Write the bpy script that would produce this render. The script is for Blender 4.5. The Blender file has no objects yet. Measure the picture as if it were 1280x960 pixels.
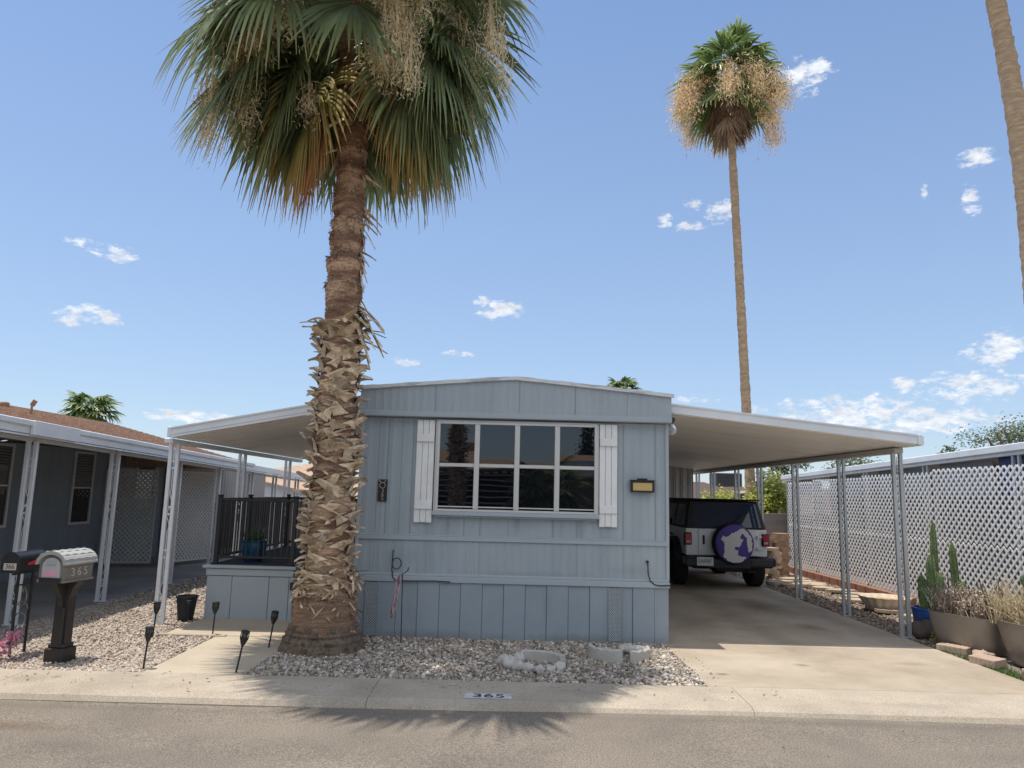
# Street view of a blue-grey manufactured home with a carport, palms and neighbours
SKY_STR, SUN_STR, EXPO = .138, 3.15, .43
VEIL, VEIL_TOP, VB, CB, CB2 = .62, .0, .505, .86, .80
import bpy, math, random
import numpy as np
from mathutils import Vector, Matrix
R = random.Random(11)
S = bpy.context.scene
C = S.collection
rad = math.radians
cos, sin, pi = math.cos, math.sin, math.pi

# ------------------------------------------------------------------ helpers
def tag(o, label=None, cat=None, group=None, kind=None):
    if label: o['label'] = label
    if cat: o['category'] = cat
    if group: o['group'] = group
    if kind: o['kind'] = kind
    return o

def thing(name, label, cat, loc=(0, 0, 0), group=None, rz=0):
    o = bpy.data.objects.new(name, None); C.objects.link(o)
    o.empty_display_size = .2
    o.location = loc; o.rotation_euler.z = rz
    return tag(o, label, cat, group)

def copy_tree(o, parent=None):
    c = o.copy(); C.objects.link(c); c.parent = parent
    for ch in list(o.children): copy_tree(ch, c)
    return c

class MB:
    """collects shapes; build() links them as ONE mesh object"""
    def __init__(s): s.v = []; s.f = []; s.mi = []; s.t = None; s.mat = 0; s.x = None
    def add(s, vs, fs):
        n = len(s.v)
        if s.x is not None: vs = [tuple(s.x @ Vector(p)) for p in vs]
        s.v.extend(vs); s.f.extend([tuple(i + n for i in f) for f in fs]); s.mi.extend([s.mat] * len(fs))
    def box(s, x0, x1, y0, y1, z0, z1, b=0):
        s.obox(((x0 + x1) / 2, (y0 + y1) / 2, (z0 + z1) / 2), (abs(x1 - x0), abs(y1 - y0), abs(z1 - z0)), b=b)
    def obox(s, c, d, m=None, b=0):
        c = Vector(c); hx, hy, hz = d[0] / 2, d[1] / 2, d[2] / 2
        m = m or Matrix.Identity(3)
        if b <= 0:
            vs = [(i * hx, j * hy, k * hz) for i in (-1, 1) for j in (-1, 1) for k in (-1, 1)]
            fs = [(0, 1, 3, 2), (4, 6, 7, 5), (0, 4, 5, 1), (2, 3, 7, 6), (0, 2, 6, 4), (1, 5, 7, 3)]
        else:
            b = min(b, hx * .8, hy * .8, hz * .8)
            vs = []; ix = {}
            for i in (-1, 1):
                for j in (-1, 1):
                    for k in (-1, 1):
                        for a in range(3):
                            p = [i * hx, j * hy, k * hz]
                            for q in range(3):
                                if q != a: p[q] -= (i, j, k)[q] * b
                            ix[(i, j, k, a)] = len(vs); vs.append(tuple(p))
            fs = []
            def key(a, sa, u, su, w, sw, ax):
                t = [0, 0, 0]; t[a] = sa; t[u] = su; t[w] = sw
                return ix[(t[0], t[1], t[2], ax)]
            for a in range(3):
                u, w = (a + 1) % 3, (a + 2) % 3
                for sa in (-1, 1):
                    q = [key(a, sa, u, p, w, r, a) for p, r in ((-1, -1), (1, -1), (1, 1), (-1, 1))]
                    fs.append(tuple(q if sa > 0 else q[::-1]))
                for su in (-1, 1):
                    for sw in (-1, 1):
                        q = [key(a, -1, u, su, w, sw, u), key(a, 1, u, su, w, sw, u), key(a, 1, u, su, w, sw, w), key(a, -1, u, su, w, sw, w)]
                        fs.append(tuple(q if su * sw > 0 else q[::-1]))
            for i in (-1, 1):
                for j in (-1, 1):
                    for k in (-1, 1):
                        q = [ix[(i, j, k, 0)], ix[(i, j, k, 1)], ix[(i, j, k, 2)]]
                        fs.append(tuple(q if i * j * k > 0 else q[::-1]))
        s.add([tuple(m @ Vector(p) + c) for p in vs], fs)
    def bar(s, p, q, w, h=None, up=(0, 0, 1), b=0):
        p, q = Vector(p), Vector(q); d = q - p; L = d.length; d.normalize(); h = h or w
        u = Vector(up)
        if abs(d.dot(u)) > .97: u = Vector((0, 1, 0))
        x = d.cross(u).normalized(); z = x.cross(d)
        s.obox((p + q) / 2, (w, L, h), Matrix((x, d, z)).transposed(), b)
    def tube(s, pts, r, n=8, cap=True):
        pts = [Vector(p) for p in pts]; m = len(pts)
        rs = r if isinstance(r, (list, tuple)) else [r] * m
        vs = []; prev = None
        for i, p in enumerate(pts):
            d = (pts[min(i + 1, m - 1)] - pts[max(i - 1, 0)]).normalized()
            if prev is None:
                a = Vector((0, 0, 1)) if abs(d.z) < .9 else Vector((1, 0, 0))
                x = d.cross(a).normalized()
            else:
                x = (prev - d * prev.dot(d))
                x = x.normalized() if x.length > 1e-6 else d.orthogonal().normalized()
            prev = x; y = d.cross(x)
            for k in range(n):
                t = 2 * pi * k / n
                vs.append(tuple(p + (x * cos(t) + y * sin(t)) * rs[i]))
        fs = [(i * n + k, i * n + (k + 1) % n, (i + 1) * n + (k + 1) % n, (i + 1) * n + k) for i in range(m - 1) for k in range(n)]
        if cap: fs += [tuple(range(n))[::-1], tuple((m - 1) * n + k for k in range(n))]
        s.add(vs, fs)
    def lathe(s, prof, c=(0, 0, 0), n=24, axis='z', wob=None):
        vs = []
        for (r, h) in prof:
            for k in range(n):
                t = 2 * pi * k / n; rr = r * (wob(t, h) if wob else 1)
                a, b = rr * cos(t), rr * sin(t)
                p = (a, b, h) if axis == 'z' else ((h, a, b) if axis == 'x' else (b, h, a))
                vs.append((p[0] + c[0], p[1] + c[1], p[2] + c[2]))
        m = len(prof)
        fs = [(i * n + k, i * n + (k + 1) % n, (i + 1) * n + (k + 1) % n, (i + 1) * n + k) for i in range(m - 1) for k in range(n)]
        if prof[0][0] > 1e-5: fs.append(tuple(range(n))[::-1])
        if prof[-1][0] > 1e-5: fs.append(tuple((m - 1) * n + k for k in range(n)))
        s.add(vs, fs)
    def prism(s, poly, a0, a1, axis='y'):
        """polygon extruded along an axis: 'y' -> poly is (x,z); 'x' -> (y,z); 'z' -> (x,y)"""
        n = len(poly)
        def P(p, a): return (p[0], a, p[1]) if axis == 'y' else ((a, p[0], p[1]) if axis == 'x' else (p[0], p[1], a))
        vs = [P(p, a0) for p in poly] + [P(p, a1) for p in poly]
        fs = [(i, (i + 1) % n, n + (i + 1) % n, n + i) for i in range(n)] + [tuple(range(n))[::-1], tuple(range(n, 2 * n))]
        s.add(vs, fs)
    def quad(s, a, b, c, d): s.add([tuple(a), tuple(b), tuple(c), tuple(d)], [(0, 1, 2, 3)])
    def grid(s, rows):
        """rows of equally many points"""
        n = len(rows[0]); vs = [tuple(p) for r in rows for p in r]
        s.add(vs, [(i * n + k, i * n + k + 1, (i + 1) * n + k + 1, (i + 1) * n + k) for i in range(len(rows) - 1) for k in range(n - 1)])
    def build(s, name, mat, parent=None, loc=None, smooth=False, solid=0):
        me = bpy.data.meshes.new(name)
        off = Vector((0, 0, 0))
        if parent is not None:
            r = parent
            while r.parent: r = r.parent
            off = Vector(r.location)
        elif loc is not None: off = Vector(loc)
        v = [(p[0] - off.x, p[1] - off.y, p[2] - off.z) for p in s.v]
        me.from_pydata(v, [], s.f)
        mats = mat if isinstance(mat, (list, tuple)) else [mat]
        for m in mats: me.materials.append(m)
        if len(mats) > 1: me.polygons.foreach_set('material_index', s.mi)
        if s.t is not None:
            a = me.attributes.new('t', 'FLOAT', 'POINT'); a.data.foreach_set('value', s.t)
        if smooth: me.polygons.foreach_set('use_smooth', [True] * len(s.f))
        me.update()
        o = bpy.data.objects.new(name, me); C.objects.link(o)
        if parent is not None: o.parent = parent
        elif loc is not None: o.location = loc
        if smooth == 'auto':
            try: me.set_sharp_from_angle(angle=rad(35))
            except Exception: pass
        if solid:
            mod = o.modifiers.new('solid', 'SOLIDIFY'); mod.thickness = solid; mod.offset = 0
        return o

def text_mesh(name, body, size, mat, parent, mtx, extrude=.002, align='CENTER', sx=1, loc=None):
    cu = bpy.data.curves.new(name, 'FONT'); cu.body = body; cu.size = size; cu.extrude = extrude
    cu.align_x = align; cu.align_y = 'CENTER'; cu.space_line = .82
    tmp = bpy.data.objects.new(name + '_tmp', cu); C.objects.link(tmp)
    dg = bpy.context.evaluated_depsgraph_get()
    me = bpy.data.meshes.new_from_object(tmp.evaluated_get(dg)); me.name = name
    bpy.data.objects.remove(tmp)
    off = Vector((0, 0, 0))
    if parent is not None:
        r = parent
        while r.parent: r = r.parent
        off = Vector(r.location)
    me.transform(Matrix.Translation(-off) @ mtx @ Matrix.Diagonal((sx, 1, 1, 1)))
    me.materials.clear(); me.materials.append(mat)
    o = bpy.data.objects.new(name, me); C.objects.link(o)
    if parent is not None: o.parent = parent
    return o

def frame(c, x, y):
    """4x4 whose local x,y axes are the given directions"""
    x = Vector(x).normalized(); y = Vector(y).normalized(); z = x.cross(y)
    m = Matrix((x, y, z)).transposed().to_4x4(); m.translation = Vector(c); return m

# ---------------------------------------------------------------- materials
def M(name, col, rough=.6, var=.12, vs=6, bump=0, bs=40, metal=0, spec=.5, island=0, stretch=(1, 1, 1), col2=None, c2s=2.5, c2lo=.45, c2hi=.65,
      trans=0, tipcol=None, tip0=.55, speck=0, specks=120, coords='Object', stains=()):
    m = bpy.data.materials.new(name); m.use_nodes = True
    nt = m.node_tree; N = nt.nodes; L = nt.links
    b = N['Principled BSDF']
    tc = N.new('ShaderNodeTexCoord'); mp = N.new('ShaderNodeMapping'); mp.inputs['Scale'].default_value = stretch
    L.new(tc.outputs[coords], mp.inputs['Vector'])
    def noise(scale, det=5, rough_=.6):
        n = N.new('ShaderNodeTexNoise'); n.inputs['Scale'].default_value = scale; n.inputs['Detail'].default_value = det
        n.inputs['Roughness'].default_value = rough_; L.new(mp.outputs[0], n.inputs['Vector']); return n
    def mrange(src, a, b_, c, d):
        r = N.new('ShaderNodeMapRange'); r.inputs[1].default_value = a; r.inputs[2].default_value = b_
        r.inputs[3].default_value = c; r.inputs[4].default_value = d; L.new(src, r.inputs[0]); return r.outputs[0]
    def mixc(a, b_, fac, blend='MIX'):
        x = N.new('ShaderNodeMix'); x.data_type = 'RGBA'; x.blend_type = blend
        for i, v in ((6, a), (7, b_), (0, fac)):
            if hasattr(v, 'is_linked'): L.new(v, x.inputs[i])
            else: x.inputs[i].default_value = v if i == 0 else (*v, 1)
        return x.outputs[2]
    def scal(v):
        x = N.new('ShaderNodeCombineColor')
        for i in range(3): L.new(v, x.inputs[i])
        return x.outputs[0]
    n1 = noise(vs)
    cur = None
    base = tuple(col)
    if col2 is not None:
        n2 = noise(c2s, 6, .65)
        cur = mixc(base, tuple(col2), mrange(n2.outputs[0], c2lo, c2hi, 0, 1))
    if tipcol is not None:
        at = N.new('ShaderNodeAttribute'); at.attribute_name = 't'
        cur = mixc(cur if cur is not None else base, tuple(tipcol), mrange(at.outputs['Fac'], tip0, 1, 0, 1))
    k = mrange(n1.outputs[0], .25, .75, 1 - var, 1 + var)
    cur = mixc(cur if cur is not None else base, scal(k), 1.0, 'MULTIPLY')
    if island:
        g = N.new('ShaderNodeNewGeometry')
        cur = mixc(cur, scal(mrange(g.outputs['Random Per Island'], 0, 1, 1 - island, 1 + island)), 1.0, 'MULTIPLY')
    if speck:
        n3 = noise(specks, 2, .5)
        cur = mixc(cur, scal(mrange(n3.outputs[0], .35, .65, 1 - speck, 1 + speck)), 1.0, 'MULTIPLY')
    if stains:
        ns = noise(9, 6, .7)
        for (c0, r0, k0) in stains:          # worn, spilt or weathered patches, each with its own place and ragged outline
            ms_ = N.new('ShaderNodeMapping'); ms_.vector_type = 'POINT'
            ms_.inputs['Location'].default_value = tuple(-c0[i] / r0[i] for i in range(3)); ms_.inputs['Scale'].default_value = tuple(1 / r for r in r0)
            L.new(tc.outputs[coords], ms_.inputs[0]); ln = N.new('ShaderNodeVectorMath'); ln.operation = 'LENGTH'; L.new(ms_.outputs[0], ln.inputs[0])
            ad = N.new('ShaderNodeMath'); ad.operation = 'MULTIPLY_ADD'; L.new(ns.outputs[0], ad.inputs[0]); ad.inputs[1].default_value = 1.1; L.new(ln.outputs['Value'], ad.inputs[2])
            cur = mixc(cur, tuple(k0) if isinstance(k0, (list, tuple)) else (k0, k0, k0), mrange(ad.outputs[0], 1.5, .75, 0, 1), 'MULTIPLY')
    L.new(cur, b.inputs['Base Color'])
    b.inputs['Roughness'].default_value = rough; b.inputs['Metallic'].default_value = metal
    b.inputs['Specular IOR Level'].default_value = spec
    if bump:
        nb = noise(bs, 4); bp = N.new('ShaderNodeBump'); bp.inputs['Strength'].default_value = bump; bp.inputs['Distance'].default_value = .02
        L.new(nb.outputs[0], bp.inputs['Height']); L.new(bp.outputs[0], b.inputs['Normal'])
    if trans:
        t = N.new('ShaderNodeBsdfTranslucent'); L.new(cur, t.inputs['Color'])
        ms = N.new('ShaderNodeMixShader'); ms.inputs[0].default_value = trans
        L.new(b.outputs[0], ms.inputs[1]); L.new(t.outputs[0], ms.inputs[2]); L.new(ms.outputs[0], N['Material Output'].inputs[0])
    m['ramp'] = 0
    return m

def stone_mat(name, cols, rough=.85, bump=.2):
    """each loose stone (mesh island) takes its own colour from the list"""
    m = bpy.data.materials.new(name); m.use_nodes = True; nt = m.node_tree; N = nt.nodes; L = nt.links; b = N['Principled BSDF']
    g = N.new('ShaderNodeNewGeometry'); r = N.new('ShaderNodeValToRGB'); r.color_ramp.interpolation = 'CONSTANT'
    e = r.color_ramp.elements
    while len(e) < len(cols): e.new(.5)
    for i, c in enumerate(cols): e[i].position = i / len(cols); e[i].color = (*c, 1)
    L.new(g.outputs['Random Per Island'], r.inputs[0])
    tc = N.new('ShaderNodeTexCoord'); n = N.new('ShaderNodeTexNoise'); n.inputs['Scale'].default_value = 60; L.new(tc.outputs['Object'], n.inputs['Vector'])
    mr = N.new('ShaderNodeMapRange'); mr.inputs[1].default_value = .3; mr.inputs[2].default_value = .7; mr.inputs[3].default_value = .75; mr.inputs[4].default_value = 1.2
    L.new(n.outputs[0], mr.inputs[0])
    x = N.new('ShaderNodeMix'); x.data_type = 'RGBA'; x.blend_type = 'MULTIPLY'; x.inputs[0].default_value = 1
    cc = N.new('ShaderNodeCombineColor')
    for i in range(3): L.new(mr.outputs[0], cc.inputs[i])
    L.new(r.outputs[0], x.inputs[6]); L.new(cc.outputs[0], x.inputs[7]); L.new(x.outputs[2], b.inputs['Base Color'])
    b.inputs['Roughness'].default_value = rough
    return m

def glass_mat(name, col, rough=.02, ior=1.5, spec=.5, wav=0):
    m = bpy.data.materials.new(name); m.use_nodes = True; b = m.node_tree.nodes['Principled BSDF']
    b.inputs['Base Color'].default_value = (*col, 1); b.inputs['Roughness'].default_value = rough
    b.inputs['IOR'].default_value = ior; b.inputs['Specular IOR Level'].default_value = spec
    if wav:
        N = m.node_tree.nodes; L = m.node_tree.links
        tc = N.new('ShaderNodeTexCoord'); n = N.new('ShaderNodeTexNoise'); n.inputs['Scale'].default_value = 1.6; n.inputs['Detail'].default_value = 1
        bp = N.new('ShaderNodeBump'); bp.inputs['Strength'].default_value = wav; bp.inputs['Distance'].default_value = .02
        L.new(tc.outputs['Object'], n.inputs['Vector']); L.new(n.outputs[0], bp.inputs['Height']); L.new(bp.outputs[0], b.inputs['Normal'])
    return m

m_asph = M('asphalt', (.222, .188, .150), .9, .14, 1.1, .35, 160, col2=(.185, .156, .125), c2s=.7, speck=.4, specks=90, stains=[((-3.9, 5.8, 0), (.9, .16, 1), (.74, .66, .60)), ((-3.0, 5.4, 0), (.5, .2, 1), .84), ((1.5, 5.1, 0), (2.2, .25, 1), .90), ((3.8, 5.6, 0), (1.1, .2, 1), .88), ((-.8, 4.9, 0), (1.4, .2, 1), 1.12), ((2.6, 6.35, 0), (3, .10, 1), .86), ((-3, 6.35, 0), (3, .10, 1), .86)])
m_conc = M('concrete_drive', (.455, .385, .30), .85, .12, 1.3, .12, 120, col2=(.31, .245, .175), c2s=.6, c2lo=.42, c2hi=.72, speck=.09, specks=90, stains=[((3.45, 12.5, 0), (.35, 6, 1), .80), ((4.95, 12.0, 0), (.33, 5.5, 1), .82), ((4.2, 12.6, 0), (.55, 1.1, 1), (.62, .58, .54)), ((4.3, 10.6, 0), (.22, .35, 1), .66), ((2.6, 10.4, 0), (.5, 1.3, 1), .78), ((3.2, 8.2, 0), (.12, .10, 1), .6), ((4.5, 8.4, 0), (.35, .16, 1), .80), ((2.2, 7.7, 0), (.09, .07, 1), .45)])
m_kerb = M('concrete_kerb', (.44, .375, .295), .88, .12, 2, .2, 140, col2=(.37, .315, .245), c2s=1.2, speck=.22, specks=110, stains=[((-4.3, 6.9, 0), (.25, .2, 1), .8), ((.9, 6.9, 0), (.5, .12, 1), .84), ((3.6, 6.75, 0), (.6, .10, 1), .85), ((-1.9, 6.7, 0), (.3, .1, 1), .82)])
m_walk = M('concrete_walk', (.47, .40, .305), .88, .10, 2, .12, 120, speck=.12, specks=110)
m_soil = M('desert_soil', (.27, .225, .18), .95, .25, 3, .4, 60, speck=.35, specks=60)
m_gravbase = M('gravel_base', (.22, .19, .165), .95, .3, 8, .6, 90, speck=.5, specks=70)
m_joint = M('joint_dark', (.10, .085, .07), .95, .2, 20)
m_blue = M('blue_grey_siding', (.37, .42, .45), .48, .06, 1.6, .06, 30, stretch=(3, 3, .5), col2=(.33, .38, .415), c2s=.9, speck=.03, specks=30, stains=[((-.75, -.0, 1.36), (.05, 1, .25), (.84, .80, .74)), ((.1, 0, 1.38), (.06, 1, .2), (.84, .80, .74)), ((.9, 0, 1.34), (.05, 1, .28), (.82, .78, .72)), ((-1.3, 0, .95), (.25, 1, .18), .90), ((1.5, 0, .85), (.4, 1, .10), .90), ((.2, 0, .78), (1.2, 1, .05), .88), ((1.9, 0, 2.2), (.10, 1, .6), .91)])
m_blue2 = M('blue_grey_skirting', (.315, .365, .405), .55, .07, 1.6, .05, 30, col2=(.28, .335, .38), c2s=1.2, stains=[((-1, 0, .02), (1.3, 1, .10), (.80, .74, .66)), ((1, 0, .02), (1.3, 1, .09), (.82, .76, .68)), ((.5, 0, .4), (.1, 1, .3), .92)])
m_bluetrim = M('blue_grey_trim', (.39, .44, .47), .5, .06, 4, .04, 30, stretch=(.4, 1, 1))
m_white = M('white_paint', (.83, .83, .81), .45, .05, 4, .04, 40, col2=(.76, .75, .72), c2s=3)
m_whitealu = M('white_aluminium', (.80, .815, .83), .38, .05, 3, col2=(.72, .73, .74), c2s=1.2)
m_pan = M('white_pan_metal', (.84, .81, .76), .42, .06, 1.2, col2=(.77, .73, .67), c2s=.7, stretch=(.5, 2, 1))
m_roofwhite = M('white_roof_coating', (.80, .80, .78), .6, .08, 5, .3, 60, col2=(.6, .59, .56), c2s=6, c2lo=.5)
m_frame = M('aluminium_window_frame', (.62, .61, .58), .4, .06, 6, metal=.15)
m_postgrey = M('galvanised_post', (.50, .52, .52), .45, .15, 5, metal=.35, stretch=(1, 1, .4))
m_black = M('black_metal', (.022, .021, .021), .45, .2, 10)
m_blackplas = M('black_plastic', (.02, .02, .022), .6, .2, 10)
m_pane = glass_mat('dark_window_glass', (.004, .005, .008), .012, 1.75, .5, .05)
m_boot = M('palm_leaf_base', (.66, .53, .375), .85, .3, 14, .5, 60, island=.38, col2=(.44, .31, .19), c2s=9, stretch=(1, 1, 1))
m_trunkdark = M('palm_trunk_fibre', (.23, .125, .08), .95, .4, 9, 1.0, 20, stretch=(.7, .7, 3.2), col2=(.54, .36, .235), c2s=1.7, c2lo=.46, c2hi=.56)
m_trunkbase = M('palm_trunk_base', (.20, .15, .105), .95, .4, 16, 1.0, 30, stretch=(2, 2, .9), col2=(.09, .066, .05), c2s=6)
m_band = M('palm_root_band', (.36, .235, .15), .9, .3, 10, .9, 30, stretch=(1, 1, 4), col2=(.24, .15, .095), c2s=4)
m_fibre = M('palm_loose_fibre', (.29, .19, .12), .9, .3, 14, .3, 60, island=.45)
m_frond = M('green_palm_leaf', (.225, .28, .15), .38, .2, 3, island=.5, trans=.45, tipcol=(.34, .31, .11), tip0=.80, spec=.5, col2=(.20, .255, .115), c2s=1.1)
m_frondfar = M('tall_palm_leaf', (.17, .25, .085), .4, .2, 3, island=.5, trans=.35, tipcol=(.42, .40, .17), tip0=.7)  # leaf colour of the tall and distant palms
m_frondyel = M('yellowing_palm_leaf', (.30, .32, .10), .55, .2, 3, island=.3, trans=.22, tipcol=(.55, .34, .12), tip0=.3)
m_skirt = M('brown_palm_skirt', (.30, .205, .135), .85, .25, 4, island=.4, tipcol=(.24, .15, .09), tip0=.3)
m_fronddead = M('dead_palm_leaf', (.50, .29, .10), .8, .25, 4, island=.4, trans=.15, tipcol=(.45, .19, .08), tip0=.3)
m_flower = M('dry_palm_flower', (.80, .68, .46), .85, .2, 6, island=.3, trans=.35)
m_flower2 = M('tan_palm_flower', (.82, .64, .40), .85, .2, 6, island=.35, trans=.2)
m_talltrunk = M('slender_palm_bark', (.38, .265, .165), .92, .3, 5, .8, 18, stretch=(1, 1, 3.5), col2=(.48, .35, .23), c2s=4)
# ------------------------------------------------------------ world and sun
w = bpy.data.worlds.new('World'); S.world = w; w.use_nodes = True
nt = w.node_tree; N = nt.nodes; L = nt.links
SUN = Vector((-.185, .035, 1)).normalized()
el = math.asin(SUN.z); az = math.atan2(SUN.x, SUN.y)
sky = N.new('ShaderNodeTexSky'); sky.sky_type = 'NISHITA'; sky.sun_disc = False
sky.sun_elevation = el; sky.sun_rotation = az; sky.altitude = 350; sky.air_density = 1.0; sky.dust_density = .3; sky.ozone_density = 3.0
bg = N['Background']; bg.inputs[1].default_value = SKY_STR
tc = N.new('ShaderNodeTexCoord')
def math_(op, a, b=None, clamp=False):
    n = N.new('ShaderNodeMath'); n.operation = op; n.use_clamp = clamp
    for i, v in enumerate((a, b)):
        if v is None: continue
        if isinstance(v, (int, float)): n.inputs[i].default_value = v
        else: L.new(v, n.inputs[i])
    return n.outputs[0]
sep = N.new('ShaderNodeSeparateXYZ'); L.new(tc.outputs['Generated'], sep.inputs[0])
AZ = math_('ARCTAN2', sep.outputs[0], sep.outputs[1]); EL = math_('ARCSINE', sep.outputs[2])
# small fair-weather clouds: direction (azimuth, elevation) and angular half-sizes
CL = [(-.558, .281, .012, .005), (-.517, .274, .023, .008), (-.535, .198, .032, .009), (-.559, .187, .012, .005), (-.018, .25, .03, .010), (-.045, .259, .010, .008),
      (-.148, .175, .016, .005), (-.077, .188, .016, .004), (.282, .376, .019, .012), (.251, .385, .012, .008), (.247, .358, .016, .006), (.211, .368, .008, .008),
      (.399, .52, .030, .017), (.581, .35, .010, .013), (.59, .395, .022, .008), (.533, .368, .004, .007), (.565, .137, .048, .014), (.616, .182, .030, .013),
      (.59, .173, .028, .011), (.45, .104, .10, .022), (.54, .098, .055, .013), (-.40, .086, .045, .007), (-.455, .083, .014, .005), (.242, .13, .025, .004),
      (.499, .143, .012, .009), (.30, .088, .06, .006), (-.8, .2, .05, .015), (.95, .3, .08, .02)]
# unseen clouds behind the camera, added as fill for the shaded house front
FILL_BANK = [(2.5, .70, .75, .36), (-2.5, .70, .75, .36), (1.75, .65, .35, .25), (-1.8, .68, .35, .25), (3.0, 1.15, .9, .3), (-3.0, 1.15, .9, .3)]
def ellipses(items, k):
    tot = None
    for (a, e, wa, we) in items:
        dx = math_('MULTIPLY', math_('SUBTRACT', AZ, a), 1 / (wa * k)); dy = math_('MULTIPLY', math_('SUBTRACT', EL, e), 1 / (we * k))
        q = math_('SUBTRACT', 1.0, math_('ADD', math_('MULTIPLY', dx, dx), math_('MULTIPLY', dy, dy)), True)
        tot = q if tot is None else math_('MAXIMUM', tot, q)
    return tot
tot = ellipses(CL, 1.7); fill_bank = ellipses(FILL_BANK, 1.1)
mp = N.new('ShaderNodeMapping'); mp.inputs['Scale'].default_value = (1, 1, 2.2); L.new(tc.outputs['Generated'], mp.inputs[0])
def wn(scale, det, ro):
    n = N.new('ShaderNodeTexNoise'); n.inputs['Scale'].default_value = scale; n.inputs['Detail'].default_value = det; n.inputs['Roughness'].default_value = ro
    L.new(mp.outputs[0], n.inputs['Vector']); return n.outputs[0]
nz = math_('SUBTRACT', wn(46, 10, .66), .5)
dens = math_('ADD', math_('MULTIPLY', tot, 1.0), math_('MULTIPLY', nz, 4.0))
mr = N.new('ShaderNodeMapRange'); mr.interpolation_type = 'SMOOTHSTEP'
mr.inputs[1].default_value = .40; mr.inputs[2].default_value = 1.25; mr.inputs[3].default_value = 0; mr.inputs[4].default_value = 1
L.new(dens, mr.inputs[0])
cov = math_('MULTIPLY', mr.outputs[0], math_('MULTIPLY', tot, 3.0, True), True)
# thin milky veil towards the horizon
veil = N.new('ShaderNodeMapRange'); veil.inputs[1].default_value = .0; veil.inputs[2].default_value = .75; veil.inputs[3].default_value = VEIL; veil.inputs[4].default_value = VEIL_TOP
L.new(EL, veil.inputs[0])
def mixw(a, b, fac):
    x = N.new('ShaderNodeMix'); x.data_type = 'RGBA'; x.clamp_result = False
    for i, v in ((6, a), (7, b), (0, fac)):
        if isinstance(v, tuple): x.inputs[i].default_value = (*v, 1)
        elif isinstance(v, float): x.inputs[i].default_value = v
        else: L.new(v, x.inputs[i])
    return x.outputs[2]
k = 1 / SKY_STR
c1 = mixw(sky.outputs[0], (.56 * k * VB, .71 * k * VB, .98 * k * VB), veil.outputs[0])
shade = N.new('ShaderNodeMapRange'); shade.inputs[1].default_value = .35; shade.inputs[2].default_value = .7; shade.inputs[3].default_value = .72; shade.inputs[4].default_value = 1.05
L.new(wn(50, 5, .6), shade.inputs[0])
cc = N.new('ShaderNodeCombineColor')
L.new(math_('MULTIPLY', shade.outputs[0], .88 * k * CB), cc.inputs[0]); L.new(math_('MULTIPLY', shade.outputs[0], .91 * k * CB), cc.inputs[1]); L.new(math_('MULTIPLY', shade.outputs[0], .97 * k * CB), cc.inputs[2])
c2 = mixw(c1, cc.outputs[0], math_('MULTIPLY', cov, .92))
bd = math_('ADD', math_('MULTIPLY', fill_bank, 1.6), math_('MULTIPLY', math_('SUBTRACT', wn(5, 8, .6), .5), 2.2))
br_ = N.new('ShaderNodeMapRange'); br_.interpolation_type = 'SMOOTHSTEP'; br_.inputs[1].default_value = .2; br_.inputs[2].default_value = .8; L.new(bd, br_.inputs[0])
c2 = mixw(c2, (.94 * k * CB2, .96 * k * CB2, 1.0 * k * CB2), math_('MULTIPLY', br_.outputs[0], math_('MULTIPLY', fill_bank, 4.0, True)))
L.new(c2, bg.inputs[0])
sd = bpy.data.lights.new('sun', 'SUN'); sd.energy = SUN_STR; sd.angle = rad(.53); sd.color = (1, .94, .845)
so = bpy.data.objects.new('sun', sd); C.objects.link(so); so.rotation_euler = SUN.to_track_quat('Z', 'Y').to_euler(); so.location = (-4, 4, 30)

# ------------------------------------------------------------------- camera
cd = bpy.data.cameras.new('camera'); cd.sensor_width = 36; cd.lens = 910 / 1280 * 36; cd.clip_end = 3000; cd.clip_start = .05
co = bpy.data.objects.new('camera', cd); C.objects.link(co); S.camera = co
mx = Matrix.Rotation(rad(90 + 8.56), 4, 'X') @ Matrix.Rotation(rad(1.45), 4, 'Z'); mx.translation = (0, 0, 1.75)
co.matrix_world = mx
v = S.view_settings; v.view_transform = 'Standard'; v.look = 'None'; v.gamma = 1; v.exposure = EXPO; v.use_curve_mapping = False
S.cycles.max_bounces = 8; S.cycles.diffuse_bounces = 4; S.cycles.transparent_max_bounces = 8; S.cycles.sample_clamp_indirect = 6
# --------------------------------------------------------- ground and paving
def struct(o): o['kind'] = 'structure'; return o
b = MB(); b.quad((-1500, -1500, -.09), (1500, -1500, -.09), (1500, 1500, -.09), (-1500, 1500, -.09)); struct(b.build('ground', m_soil))
b = MB(); rows = []
for y in np.linspace(-1.2, 6.52, 24):
    t = (y + 1.2) / 7.72
    rows.append([(x, y + .021 * x * 0, -.075 + .04 * (1 - abs(2 * t - 1)) + .012 * sin(x * .7 + y)) for x in np.linspace(-60, 60, 80)])
b.grid(rows); struct(b.build('road', m_asph, smooth=True))
def kerbline(y0, sgn, name):
    b = MB(); x = 2.13 - 3.3 * 14
    prof = [(0, -.15), (0, -.075), (.03, -.034), (.10, -.012), (.30, -.004), (.70, 0), (.70, -.15)]
    while x < 45:
        b.prism([(y0 + sgn * p[0], p[1]) for p in prof], x + .0025, x + 3.2975, 'x'); x += 3.3
    return struct(b.build(name, m_kerb))
kerbline(6.5, 1, 'kerb'); kerbline(-1.2, -1, 'kerb')
b = MB()
for y0, y1 in ((7.214, 9.13), (9.14, 12.6), (12.61, 16.2), (16.21, 21.6)): b.box(1.925, 5.265, y0, y1, -.2, 0, .006)
struct(b.build('driveway', m_conc))
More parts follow.
